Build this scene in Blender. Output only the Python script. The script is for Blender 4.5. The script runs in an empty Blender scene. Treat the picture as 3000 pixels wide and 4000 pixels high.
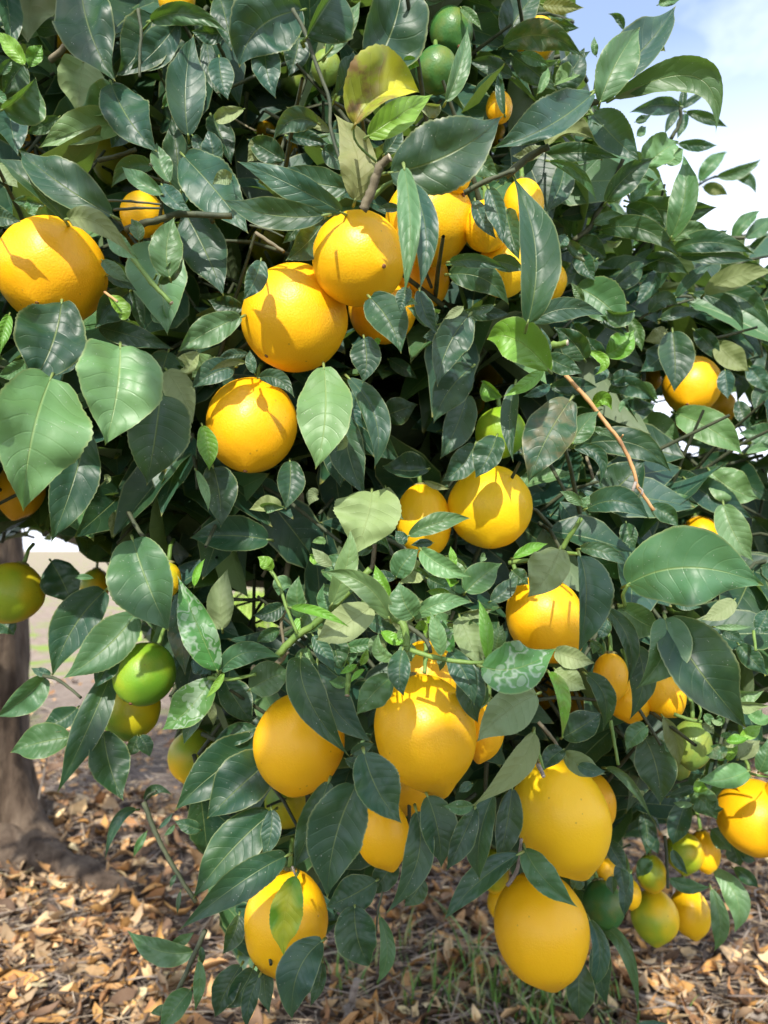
import bpy, math, random
import numpy as np
from mathutils import Vector, Matrix, noise
rng = random.Random(7)
NR = np.random.RandomState(11)
SC = bpy.context.scene
COL = SC.collection
# ------------------------------------------------------------------ camera
FPX, CAMH, PITCH = 2890.0, 0.85, math.radians(2.97)
cam_d = bpy.data.cameras.new('camera')
cam = bpy.data.objects.new('camera', cam_d); COL.objects.link(cam)
cam.location = (0, 0, CAMH); cam.rotation_euler = (math.pi/2 + PITCH, 0, 0)
cam_d.sensor_fit = 'VERTICAL'; cam_d.sensor_height = 36; cam_d.sensor_width = 27
cam_d.lens = FPX/4000*36; cam_d.clip_start = 0.02; cam_d.clip_end = 2000
cam_d.dof.use_dof = True; cam_d.dof.focus_distance = 0.52; cam_d.dof.aperture_fstop = 9.0
SC.camera = cam
# ------------------------------------------------------------------ light
SUN_ELEV, SUN_AZ = 39.0, -173.0         # azimuth from +Y, clockwise seen from above
se, sa = math.radians(SUN_ELEV), math.radians(SUN_AZ)
sun_dir = Vector((math.sin(sa)*math.cos(se), math.cos(sa)*math.cos(se), math.sin(se)))
sun_d = bpy.data.lights.new('sun', 'SUN'); sun_d.energy = 2.95; sun_d.angle = math.radians(0.6)
sun_d.color = (1.0, 0.95, 0.86)
sun = bpy.data.objects.new('sun', sun_d); COL.objects.link(sun)
sun.rotation_euler = sun_dir.to_track_quat('Z', 'Y').to_euler(); sun.location = (0, -2, 6)
SC.view_settings.view_transform = 'Standard'; SC.view_settings.look = 'None'
SC.view_settings.gamma = 1.0; SC.view_settings.use_curve_mapping = False
SC.view_settings.exposure = 1.06
W = bpy.data.worlds.new('World'); SC.world = W; W.use_nodes = True
nt = W.node_tree; nt.nodes.clear()
def N(nt, typ, **kw):
    n = nt.nodes.new(typ)
    for k, v in kw.items():
        if k in n.inputs.keys() if isinstance(k, str) else False: n.inputs[k].default_value = v
        else: setattr(n, k, v)
    return n
out = N(nt, 'ShaderNodeOutputWorld'); bg = N(nt, 'ShaderNodeBackground')
sky = N(nt, 'ShaderNodeTexSky', sky_type='NISHITA', sun_disc=False, sun_elevation=se, sun_rotation=sa)
sky.air_density = 1.0; sky.dust_density = 1.5; sky.ozone_density = 2.0
tc = N(nt, 'ShaderNodeTexCoord')
mp = N(nt, 'ShaderNodeMapping'); mp.inputs['Scale'].default_value = (1.0, 1.0, 1.6); mp.inputs['Location'].default_value = (1.3, .5, 0)
cn = N(nt, 'ShaderNodeTexNoise'); cn.inputs['Scale'].default_value = 3.0; cn.inputs['Detail'].default_value = 6; cn.inputs['Roughness'].default_value = .5
cr = N(nt, 'ShaderNodeValToRGB'); cr.color_ramp.elements[0].position = .40; cr.color_ramp.elements[1].position = .60
cr.color_ramp.elements[0].color = (.10, .10, .10, 1); cr.color_ramp.elements[1].color = (.95, .95, .95, 1)
mix = N(nt, 'ShaderNodeMix', data_type='RGBA')
L = nt.links.new
L(tc.outputs['Generated'], mp.inputs['Vector']); L(mp.outputs[0], cn.inputs['Vector']); L(cn.outputs['Fac'], cr.inputs[0])
sxyz = N(nt, 'ShaderNodeSeparateXYZ'); L(tc.outputs['Generated'], sxyz.inputs[0])
hr = N(nt, 'ShaderNodeValToRGB'); hr.color_ramp.elements[0].position = .36; hr.color_ramp.elements[0].color = (1, 1, 1, 1); hr.color_ramp.elements[1].position = .60; hr.color_ramp.elements[1].color = (.75, .75, .75, 1)
L(sxyz.outputs[2], hr.inputs[0])
cm = N(nt, 'ShaderNodeMath', operation='MULTIPLY'); L(cr.outputs['Color'], cm.inputs[0]); L(hr.outputs['Color'], cm.inputs[1])
lr = N(nt, 'ShaderNodeValToRGB'); lr.color_ramp.elements[0].position = .30; lr.color_ramp.elements[0].color = (.92, .92, .92, 1); lr.color_ramp.elements[1].position = .56; lr.color_ramp.elements[1].color = (.12, .12, .12, 1)
L(sxyz.outputs[2], lr.inputs[0])
mx = N(nt, 'ShaderNodeMath', operation='MAXIMUM'); L(cm.outputs[0], mx.inputs[0]); L(lr.outputs['Color'], mx.inputs[1])
L(mx.outputs[0], mix.inputs[0]); L(sky.outputs[0], mix.inputs[6]); mix.inputs[7].default_value = (6.0, 6.4, 7.3, 1)
L(mix.outputs[2], bg.inputs[0]); bg.inputs[1].default_value = 0.148; L(bg.outputs[0], out.inputs[0])
SC.cycles.max_bounces = 6; SC.cycles.diffuse_bounces = 4; SC.cycles.glossy_bounces = 2
SC.cycles.transmission_bounces = 4; SC.cycles.use_denoising = True
# ------------------------------------------------------------------ helpers
cF = Vector((0, math.cos(PITCH), math.sin(PITCH))); cU = Vector((0, -math.sin(PITCH), math.cos(PITCH)))
def at(px, py, d):
    """photo pixel (3000x4000) and forward distance -> point in the place"""
    return Vector((0, 0, CAMH)) + cF*d + Vector((1, 0, 0))*((px-1500)/FPX*d) + cU*((2000-py)/FPX*d)
def on_ground(px, py, z=0.0):
    r = at(px, py, 1.0) - Vector((0, 0, CAMH)); k = (z-CAMH)/r.z
    return Vector((0, 0, CAMH)) + r*k
def tag(o, label=None, cat=None, group=None, kind=None):
    for k, v in (('label', label), ('category', cat), ('group', group), ('kind', kind)):
        if v: o[k] = v
    return o
def link(name, me, parent=None, loc=(0, 0, 0)):
    o = bpy.data.objects.new(name, me); COL.objects.link(o); o.parent = parent; o.location = loc; return o
def mesh(name, V, F, mat, uv=None, cols=None, fx=None, smooth=True, mats=None, midx=None):
    """V (n,3), F (m,4) or list, uv per vertex, cols per vertex"""
    me = bpy.data.meshes.new(name)
    V = np.asarray(V, dtype=np.float32)
    if isinstance(F, np.ndarray):
        m, k = F.shape
        me.vertices.add(len(V)); me.vertices.foreach_set('co', V.ravel())
        me.loops.add(m*k); me.loops.foreach_set('vertex_index', F.ravel().astype(np.int32))
        me.polygons.add(m); me.polygons.foreach_set('loop_start', np.arange(0, m*k, k, dtype=np.int32))
        me.update(calc_edges=True)
    else:
        me.from_pydata([tuple(v) for v in V], [], F); me.update()
    li = np.empty(len(me.loops), dtype=np.int32); me.loops.foreach_get('vertex_index', li)
    if uv is not None:
        u = me.uv_layers.new(name='UVMap'); u.data.foreach_set('uv', np.asarray(uv, dtype=np.float32)[li].ravel())
    for nm, c in (('tone', cols), ('fx', fx)):
        if c is not None:
            a = me.color_attributes.new(nm, 'FLOAT_COLOR', 'POINT')
            c = np.asarray(c, dtype=np.float32); c4 = np.ones((len(V), 4), dtype=np.float32); c4[:, :3] = c
            a.data.foreach_set('color', c4.ravel())
    if smooth: me.polygons.foreach_set('use_smooth', np.ones(len(me.polygons), dtype=bool))
    for x in (mats or [mat]): me.materials.append(x)
    if midx is not None: me.polygons.foreach_set('material_index', np.asarray(midx, dtype=np.int32))
    return me
# ------------------------------------------------------------------ materials
def newmat(name):
    m = bpy.data.materials.new(name); m.use_nodes = True; t = m.node_tree; t.nodes.clear()
    o = t.nodes.new('ShaderNodeOutputMaterial'); p = t.nodes.new('ShaderNodeBsdfPrincipled'); t.links.new(p.outputs[0], o.inputs[0])
    return m, t, o, p
def math_(t, op, a, b=None, c=None, clamp=False):
    n = t.nodes.new('ShaderNodeMath'); n.operation = op; n.use_clamp = clamp
    for i, x in enumerate((a, b, c)):
        if x is None: continue
        if isinstance(x, (int, float)): n.inputs[i].default_value = x
        else: t.links.new(x, n.inputs[i])
    return n.outputs[0]
def mixc(t, f, a, b, mode='MIX'):
    n = t.nodes.new('ShaderNodeMix'); n.data_type = 'RGBA'; n.blend_type = mode
    for i, x in ((0, f), (6, a), (7, b)):
        if isinstance(x, (int, float)): n.inputs[i].default_value = x
        elif isinstance(x, tuple): n.inputs[i].default_value = (*x, 1) if len(x) == 3 else x
        else: t.links.new(x, n.inputs[i])
    return n.outputs[2]
def ramp(t, x, stops):
    n = t.nodes.new('ShaderNodeValToRGB'); e = n.color_ramp.elements
    while len(e) < len(stops): e.new(.5)
    for el, (p, c) in zip(e, stops):
        el.position = p; el.color = (*c, 1) if isinstance(c, tuple) else (c, c, c, 1)
    t.links.new(x, n.inputs[0]); return n.outputs[0]
def tex(t, typ, scale, vec=None, **kw):
    n = t.nodes.new(typ); n.inputs['Scale'].default_value = scale
    for k, v in kw.items(): n.inputs[k].default_value = v
    if vec is not None: t.links.new(vec, n.inputs['Vector'])
    return n
def attr(t, name):
    n = t.nodes.new('ShaderNodeAttribute'); n.attribute_name = name; return n
def bump(t, h, strength, dist, p):
    n = t.nodes.new('ShaderNodeBump'); n.inputs['Strength'].default_value = strength; n.inputs['Distance'].default_value = dist
    t.links.new(h, n.inputs['Height']); t.links.new(n.outputs[0], p.inputs['Normal']); return n
def make_leaf_mat():
    m, t, o, p = newmat('leaf')
    L = t.links.new
    uvn = t.nodes.new('ShaderNodeUVMap'); uvn.uv_map = 'UVMap'
    sp = t.nodes.new('ShaderNodeSeparateXYZ'); L(uvn.outputs[0], sp.inputs[0])
    u, v = sp.outputs[0], sp.outputs[1]                        # u: -1..1 across (relative), v: 0..1 along
    au = math_(t, 'ABSOLUTE', u)
    geo = t.nodes.new('ShaderNodeNewGeometry')
    pos = geo.outputs['Position']
    base = attr(t, 'tone').outputs['Color']; fxn = attr(t, 'fx'); fs = t.nodes.new('ShaderNodeSeparateColor'); L(fxn.outputs['Color'], fs.inputs[0])
    big = tex(t, 'ShaderNodeTexNoise', 38, pos, Detail=3).outputs['Fac']
    c = mixc(t, math_(t, 'MULTIPLY', math_(t, 'SUBTRACT', big, .42, clamp=True), 1.6, clamp=True), base, mixc(t, .5, base, (.10, .19, .04)))
    # dust and bloom on the blade
    dust = tex(t, 'ShaderNodeTexNoise', 90, pos, Detail=6, Roughness=.75).outputs['Fac']
    c = mixc(t, math_(t, 'MULTIPLY', math_(t, 'SUBTRACT', dust, .54, clamp=True), .5, clamp=True), c, (.24, .30, .24))
    # side veins: v + k*|u| bands
    wob = tex(t, 'ShaderNodeTexNoise', 25, pos, Detail=1).outputs['Fac']
    ph = math_(t, 'MULTIPLY', math_(t, 'ADD', math_(t, 'SUBTRACT', v, math_(t, 'MULTIPLY', math_(t, 'POWER', au, 1.25), .17)), math_(t, 'MULTIPLY', wob, .10)), 9.0)
    tri = math_(t, 'ABSOLUTE', math_(t, 'SUBTRACT', math_(t, 'FRACT', ph), .5))      # 0 at the vein
    vein = math_(t, 'SUBTRACT', 1.0, math_(t, 'MULTIPLY', tri, 13.0), clamp=True)
    vein = math_(t, 'MULTIPLY', vein, math_(t, 'LESS_THAN', au, .86))
    mid = math_(t, 'SUBTRACT', 1.0, math_(t, 'DIVIDE', au, math_(t, 'MULTIPLY_ADD', v, -.03, .050)), clamp=True)
    c = mixc(t, math_(t, 'MULTIPLY', vein, .11), c, mixc(t, .5, c, (.26, .36, .12)))
    c = mixc(t, math_(t, 'MULTIPLY', mid, .85, clamp=True), c, mixc(t, .45, c, (.42, .50, .16)))
    rim = math_(t, 'MULTIPLY', math_(t, 'SUBTRACT', au, .93, clamp=True), 11.0, clamp=True)
    c = mixc(t, math_(t, 'MULTIPLY', rim, .6), c, (.40, .44, .17))
    # small pale specks
    spk = t.nodes.new('ShaderNodeTexVoronoi'); spk.inputs['Scale'].default_value = 330; L(pos, spk.inputs['Vector'])
    sm = math_(t, 'MULTIPLY', math_(t, 'LESS_THAN', spk.outputs['Distance'], .11), math_(t, 'GREATER_THAN', dust, .52))
    c = mixc(t, math_(t, 'MULTIPLY', sm, .6), c, (.5, .5, .42))
    # leaf miner trails (fx r) and dead brown tissue (fx g)
    n1 = tex(t, 'ShaderNodeTexNoise', 75, pos, Detail=2).outputs['Fac']
    line = math_(t, 'SUBTRACT', 1.0, math_(t, 'MULTIPLY', math_(t, 'ABSOLUTE', math_(t, 'SUBTRACT', n1, .5)), 22.0), clamp=True)
    n1b = tex(t, 'ShaderNodeTexNoise', 40, pos, Detail=1).outputs['Fac']
    line = math_(t, 'MAXIMUM', math_(t, 'MULTIPLY', line, math_(t, 'GREATER_THAN', n1b, .50)), math_(t, 'MULTIPLY', math_(t, 'GREATER_THAN', n1, .60), .55))
    c = mixc(t, math_(t, 'MULTIPLY', math_(t, 'MULTIPLY', line, fs.outputs[0]), .62, clamp=True), c, (.44, .52, .42))
    n2 = tex(t, 'ShaderNodeTexNoise', 55, pos, Detail=5, Roughness=.65).outputs['Fac']
    nec = math_(t, 'MULTIPLY', math_(t, 'MULTIPLY', math_(t, 'SUBTRACT', n2, .465, clamp=True), 9.0, clamp=True), fs.outputs[1])
    c = mixc(t, nec, c, ramp(t, n1, [(.3, (.06, .03, .02)), (.5, (.24, .13, .05)), (.75, (.5, .38, .22))]))
    yel = math_(t, 'MULTIPLY', math_(t, 'SUBTRACT', n1b, .44, clamp=True), 6.0, clamp=True)
    c = mixc(t, math_(t, 'MULTIPLY', yel, fs.outputs[2]), c, (.62, .60, .04))
    # tip yellowing
    tipy = math_(t, 'MULTIPLY', math_(t, 'SUBTRACT', v, .955, clamp=True), 22.0, clamp=True)
    c = mixc(t, math_(t, 'MULTIPLY', tipy, .7), c, (.45, .42, .08))
    # underside of the blade: paler and matte
    back = geo.outputs['Backfacing']
    under = mixc(t, .42, mixc(t, .5, c, base), (.27, .33, .15))
    c2 = mixc(t, back, c, under)
    L(c2, p.inputs['Base Color'])
    rough = math_(t, 'MULTIPLY_ADD', dust, .30, .31)
    rough = math_(t, 'MULTIPLY_ADD', back, .18, rough)
    L(rough, p.inputs['Roughness']); p.inputs['Specular IOR Level'].default_value = .55
    h = math_(t, 'MULTIPLY_ADD', vein, -.5, math_(t, 'MULTIPLY_ADD', mid, -1.0, math_(t, 'MULTIPLY_ADD', math_(t, 'COSINE', math_(t, 'MULTIPLY', ph, 6.283)), .22, math_(t, 'MULTIPLY', tex(t, 'ShaderNodeTexNoise', 110, pos, Detail=3).outputs['Fac'], 1.2))))
    bump(t, h, .5, .0006, p)
    tr = t.nodes.new('ShaderNodeBsdfTranslucent'); L(mixc(t, .6, c2, (.30, .55, .03)), tr.inputs['Color'])
    ms = t.nodes.new('ShaderNodeMixShader'); ms.inputs[0].default_value = .20
    L(p.outputs[0], ms.inputs[1]); L(tr.outputs[0], ms.inputs[2]); L(ms.outputs[0], o.inputs[0])
    return m
M_LEAF = make_leaf_mat()
def make_rind():
    m, t, o, p = newmat('lemon_rind'); L = t.links.new
    tcn = t.nodes.new('ShaderNodeTexCoord'); pos = tcn.outputs['Object']
    base = attr(t, 'tone').outputs['Color']
    n = tex(t, 'ShaderNodeTexNoise', 45, pos, Detail=4).outputs['Fac']
    c = mixc(t, math_(t, 'MULTIPLY', math_(t, 'SUBTRACT', n, .45, clamp=True), .9, clamp=True), base, mixc(t, .5, base, (.95, .46, .004)))
    n3 = tex(t, 'ShaderNodeTexNoise', 160, pos, Detail=3).outputs['Fac']
    sp = t.nodes.new('ShaderNodeTexVoronoi'); sp.inputs['Scale'].default_value = 120; L(pos, sp.inputs['Vector'])
    spot = math_(t, 'MULTIPLY', math_(t, 'LESS_THAN', sp.outputs['Distance'], .10), math_(t, 'GREATER_THAN', n, .53))
    c = mixc(t, math_(t, 'MULTIPLY', spot, .35), c, (.16, .07, .02))
    sc = math_(t, 'MULTIPLY', math_(t, 'SUBTRACT', tex(t, 'ShaderNodeTexNoise', 30, pos, Detail=6, Roughness=.7).outputs['Fac'], .66, clamp=True), 8, clamp=True)
    c = mixc(t, math_(t, 'MULTIPLY', sc, .5), c, (.42, .22, .06))
    L(c, p.inputs['Base Color'])
    L(math_(t, 'MULTIPLY_ADD', n3, .28, .27), p.inputs['Roughness']); p.inputs['Specular IOR Level'].default_value = .42
    p.inputs['Subsurface Weight'].default_value = .12; p.inputs['Subsurface Radius'].default_value = (1, .5, .1); p.inputs['Subsurface Scale'].default_value = .004
    pore = t.nodes.new('ShaderNodeTexVoronoi'); pore.inputs['Scale'].default_value = 640; L(pos, pore.inputs['Vector'])
    h = math_(t, 'MULTIPLY_ADD', math_(t, 'SUBTRACT', 1.0, math_(t, 'MULTIPLY', pore.outputs['Distance'], 1.6), clamp=True), -.55, math_(t, 'MULTIPLY', tex(t, 'ShaderNodeTexNoise', 70, pos, Detail=4).outputs['Fac'], 1.6))
    bump(t, h, .35, .0005, p)
    return m
M_RIND = make_rind()
def simple(name, stops, scale, rough=.8, bs=.4, bd=.002, detail=6, spec=.3, stretch=None, usetone=False):
    m, t, o, p = newmat(name); tcn = t.nodes.new('ShaderNodeTexCoord'); v = tcn.outputs['Object']
    if stretch:
        q = t.nodes.new('ShaderNodeMapping'); q.inputs['Scale'].default_value = stretch; t.links.new(v, q.inputs[0]); v = q.outputs[0]
    n = tex(t, 'ShaderNodeTexNoise', scale, v, Detail=detail, Roughness=.62).outputs['Fac']
    c = ramp(t, n, stops)
    if usetone: c = mixc(t, 1.0, c, attr(t, 'tone').outputs['Color'], 'MULTIPLY')
    t.links.new(c, p.inputs['Base Color']); p.inputs['Roughness'].default_value = rough; p.inputs['Specular IOR Level'].default_value = spec
    bump(t, n, bs, bd, p)
    return m
M_GREENTWIG = simple('green_twig', [(.3, (.10, .19, .04)), (.7, (.20, .30, .07))], 90, .5)
M_DARKTWIG = simple('dark_twig', [(.3, (.035, .05, .03)), (.7, (.10, .11, .06))], 90, .65)
M_WOOD = simple('branch_bark', [(.3, (.10, .085, .05)), (.6, (.22, .19, .12)), (.8, (.34, .30, .22))], 60, .8)
M_TAN = simple('dry_twig', [(.36, (.17, .10, .06)), (.46, (.44, .24, .10)), (.6, (.58, .34, .15)), (.75, (.60, .46, .30))], 22, .7, .6, .003)
M_GREYTWIG = simple('dead_grey_wood', [(.3, (.13, .10, .08)), (.7, (.38, .33, .28))], 70, .85)
M_CUT = simple('cut_wood_end', [(.3, (.42, .33, .22)), (.7, (.66, .58, .45))], 200, .8)
M_BARK = simple('trunk_bark', [(.34, (.022, .014, .009)), (.48, (.085, .060, .042)), (.62, (.15, .112, .08)), (.8, (.25, .20, .15))], 16, .95, 1.0, .03, 10, stretch=(1, 1, .35))
M_CALYX = simple('calyx', [(.3, (.12, .14, .03)), (.7, (.28, .24, .10))], 200, .7)
M_SCAR = simple('scar', [(.3, (.10, .04, .02)), (.7, (.28, .13, .06))], 400, .8)
M_GRASS = simple('grass', [(.3, (.55, .55, .55)), (.7, (1, 1, 1))], 30, .5, usetone=True)
M_DEAD = simple('dead_leaf', [(.25, (.55, .45, .36)), (.5, (.95, .84, .70)), (.75, (1, .94, .84))], 35, .75, .5, .002, usetone=True)
M_STICK = simple('litter_twig', [(.3, (.55, .5, .48)), (.7, (1, 1, 1))], 50, .85, usetone=True)
def make_ground():
    m, t, o, p = newmat('soil'); L = t.links.new
    geo = t.nodes.new('ShaderNodeNewGeometry'); pos = geo.outputs['Position']
    sx = t.nodes.new('ShaderNodeSeparateXYZ'); L(pos, sx.inputs[0]); y = sx.outputs[1]
    n = tex(t, 'ShaderNodeTexNoise', 60, pos, Detail=8, Roughness=.7).outputs['Fac']
    n2 = tex(t, 'ShaderNodeTexNoise', 9, pos, Detail=5).outputs['Fac']
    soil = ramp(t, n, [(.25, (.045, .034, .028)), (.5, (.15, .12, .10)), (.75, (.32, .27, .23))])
    n4 = tex(t, 'ShaderNodeTexNoise', 2.2, pos, Detail=7, Roughness=.6).outputs['Fac']
    sand = ramp(t, math_(t, 'MULTIPLY_ADD', n, .5, math_(t, 'MULTIPLY', n2, .5)), [(.3, (.22, .165, .125)), (.6, (.40, .315, .245))])
    grassm = math_(t, 'MULTIPLY', math_(t, 'SUBTRACT', n4, .52, clamp=True), 9, clamp=True)
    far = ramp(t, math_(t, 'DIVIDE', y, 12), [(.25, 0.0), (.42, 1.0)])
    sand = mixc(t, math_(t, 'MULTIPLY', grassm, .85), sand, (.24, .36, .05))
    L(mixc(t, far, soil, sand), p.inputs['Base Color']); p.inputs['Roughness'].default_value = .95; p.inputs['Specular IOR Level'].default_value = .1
    bump(t, math_(t, 'ADD', n, n2), .9, .02, p)
    return m
M_GROUND = make_ground()
# ------------------------------------------------------------------ ground
def gh(x, y):
    return .018*noise.noise(Vector((x*3, y*3, 0))) + .035*noise.noise(Vector((x*.8, y*.8, 5))) + .10*math.exp(-((x+.85)**2+(y-2.15)**2)/.10)
xs = np.concatenate([[-900, -300, -80, -30, -12, -6], np.linspace(-4, 4, 81), [6, 12, 30, 80, 300, 900]])
ys = np.concatenate([[-900, -200, -40, -10, -4, -1], np.linspace(.4, 7, 67), [9, 12, 18, 30, 60, 150, 400, 1200]])
GV = [(x, y, gh(x, y)-.004 if abs(x) < 12 and abs(y) < 12 else -.004) for y in ys for x in xs]
nx = len(xs); GF = [(j*nx+i, j*nx+i+1, (j+1)*nx+i+1, (j+1)*nx+i) for j in range(len(ys)-1) for i in range(nx-1)]
ground = tag(link('ground', mesh('ground', GV, GF, M_GROUND)), kind='structure', label='sandy orchard soil under and beyond the lemon tree')
# ------------------------------------------------------------------ tubes
def tube_data(pts, radii, ns=8, lump=0.0, seed=0):
    pts = [Vector(p) for p in pts]; V = []; F = []
    up = Vector((.3, .2, 1)).normalized(); a = None
    for i, p in enumerate(pts):
        tg = (pts[min(i+1, len(pts)-1)] - pts[max(i-1, 0)]).normalized()
        if a is None: a = tg.cross(up if abs(tg.dot(up)) < .95 else Vector((1, 0, 0))).normalized()
        a = (a - tg*a.dot(tg)).normalized(); b = tg.cross(a)
        for k in range(ns):
            w = 2*math.pi*k/ns; r = radii[i]*(1+lump*noise.noise(Vector((k*1.7, i*.9, seed))))
            V.append(p + (a*math.cos(w)+b*math.sin(w))*r)
    n = len(pts)
    for i in range(n-1):
        for k in range(ns): F.append((i*ns+k, i*ns+(k+1) % ns, (i+1)*ns+(k+1) % ns, (i+1)*ns+k))
    F.append(tuple(range(ns))[::-1]); F.append(tuple((n-1)*ns+k for k in range(ns)))
    return V, F
def smooth_path(pts, sub=5):
    pts = [Vector(p) for p in pts]; o = []
    P = [pts[0]*2-pts[1]] + pts + [pts[-1]*2-pts[-2]]
    for i in range(1, len(P)-2):
        for s in range(sub):
            t = s/sub; a, b, c, d = P[i-1], P[i], P[i+1], P[i+2]
            o.append(.5*((2*b)+(c-a)*t+(2*a-5*b+4*c-d)*t*t+(3*b-3*c+d-a)*t**3))
    o.append(pts[-1]); return o
def tube(name, pts, r0, r1, mat, parent=None, ns=8, sub=5, lump=.12, cut=False, jitter=0.0, knots=0.0):
    P = smooth_path(pts, sub); n = len(P)
    for i in range(1, n-1):
        if jitter: P[i] += Vector((rng.gauss(0, 1), rng.gauss(0, 1), rng.gauss(0, 1)))*jitter
    R = [(r0+(r1-r0)*i/(n-1))*(1+(knots if (i % 5 == 0 and i) else 0)) for i in range(n)]
    V, F = tube_data(P, R, ns, lump, rng.random()*50)
    o0 = P[0]; V = [v-o0 for v in V]
    mi = None; mats = [mat]
    if cut: mats = [mat, M_CUT]; mi = [0]*(len(F)-1)+[1]
    me = mesh(name, V, F, mat, mats=mats, midx=mi)
    loc = o0 - (parent.location if parent else Vector((0, 0, 0)))
    return link(name, me, parent, loc)
# ------------------------------------------------------------------ depth of the crown's front as seen at photo pixels
CP = np.array([(200,1060,.50),(1300,1100,.49),(1700,870,.50),(1000,1650,.52),(1650,2870,.48),(1150,2900,.52),(1115,3600,.53),(2190,3190,.48),(2110,3640,.50),
 (1900,1980,.56),(300,300,.58),(900,300,.58),(1500,400,.52),(2300,300,.55),(2700,400,.62),(2600,800,.68),(2300,1300,.60),(2700,1500,.76),(2900,2000,.75),(2750,2250,.55),
 (2700,2650,.56),(2130,2420,.56),(2900,3190,.68),(2650,3450,.85),(2350,3530,.78),(2800,3700,.85),(560,2630,.62),(60,2300,.68),(100,1700,.50),(300,1500,.50),(600,2300,.55),
 (1500,2400,.50),(1050,2500,.55),(2400,2600,.58),(1500,1800,.58),(700,1400,.58),(500,3200,.65),(1400,3900,.55),(2950,1200,.75),(2900,200,.70),(2200,60,.66),(1100,1500,.55)])
def D(px, py):
    w = np.exp(-((CP[:, 0]-px)**2+(CP[:, 1]-py)**2)/(2*230.**2))+1e-6*np.exp(-((CP[:, 0]-px)**2+(CP[:, 1]-py)**2)/(2*1200.**2))+1e-12
    return float((w*CP[:, 2]).sum()/w.sum())
# ------------------------------------------------------------------ the tree
TL = Vector((-1.13, 2.05, 0))
tree = bpy.data.objects.new('lemon_tree', None); COL.objects.link(tree); tree.location = TL
tag(tree, 'large lemon tree with a dense glossy green crown over a grey brown trunk', 'tree')
def trunk_mesh():
    V = []; F = []; ns = 64; hs = [-.05]+[1.25*(k/34)**1.3 for k in range(35)]
    for j, h in enumerate(hs):
        r = .112+.015*math.sin(h*4)+.012*h; fl = math.exp(-max(h, 0)/.13)
        for k in range(ns):
            w = 2*math.pi*k/ns
            root = max(0, math.cos(3*(w+.25)))**2*.30 + max(0, math.cos(5*(w-.4)))**3*.14
            rr = r*(1+.10*noise.noise(Vector((math.cos(w)*1.2, math.sin(w)*1.2, h*1.8)))+.09*noise.noise(Vector((math.cos(w)*4, math.sin(w)*4, h*6)))+.04*noise.noise(Vector((math.cos(w)*9, math.sin(w)*9, h*14))))+fl*(.07+root)
            V.append((rr*math.cos(w)+.02*math.sin(h*3), rr*math.sin(w)-.03*h, h-fl*.0))
    for j in range(len(hs)-1):
        for k in range(ns): F.append((j*ns+k, j*ns+(k+1) % ns, (j+1)*ns+(k+1) % ns, (j+1)*ns+k))
    return mesh('trunk', V, F, M_BARK)
link('trunk', trunk_mesh(), tree)
def root(pts, r0, r1): tube('root', pts, r0, r1, M_BARK, tree, 12, 5, .35)
root([TL+Vector((.05, -.05, .10)), TL+Vector((.25, -.12, .05)), TL+Vector((.48, -.22, .02)), TL+Vector((.75, -.27, -.03))], .085, .03)
root([TL+Vector((.10, .05, .07)), TL+Vector((.32, .10, .05)), TL+Vector((.60, .02, .03)), TL+Vector((.85, .05, -.03))], .08, .035)
root([TL+Vector((.0, -.08, .08)), TL+Vector((.05, -.25, .04)), TL+Vector((.2, -.38, .01)), TL+Vector((.32, -.50, -.04))], .08, .025)
for pts, r0, r1 in (
    ([(-1.0,2.2,1.8),(-.7,1.3,2.2),(-.45,.5,2.0),(-.3,-.2,1.75),(-.1,-1.15,1.55)], .035, .008),([(-.7,1.3,2.2),(.0,.8,2.25),(.30,.1,1.95),(.4,-1.1,1.55)], .026, .007),([(-.7,1.3,2.2),(-.7,.4,1.95),(-.6,-1.0,1.56)], .02, .006),  # these three limbs are added out of view to shade the lower fruit
    ([(-1.09,2.02,1.15),(-.85,1.75,1.45),(-.45,1.4,1.75),(0,1.15,2.1)], .07, .02),
    ([(-1.09,2.02,1.1),(-.8,1.6,1.15),(-.45,1.2,1.2),(-.15,.95,1.15)], .055, .014),
    ([(-1.1,2.05,1.2),(-1.2,1.7,1.6),(-1.0,1.2,1.9),(-.8,.9,2.1)], .065, .02),
    ([(-1.1,2.05,1.2),(-1.0,2.2,1.8),(-.7,2.2,2.3)], .07, .02),
    ([(-.85,1.75,1.45),(-.3,1.5,1.35),(.15,1.3,1.3),(.40,1.25,1.12)], .045, .012),
    ([(-.45,1.4,1.75),(.0,1.3,1.75),(.25,1.25,1.55)], .03, .01),
    ([(-.95,1.85,1.0),(-.5,1.55,.85),(0,1.25,.80),(.45,1.1,.75),(.75,1.0,.55)], .05, .012)):
    tube('branch', pts, r0, r1, M_WOOD, tree, 10, 6, .2)
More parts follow.
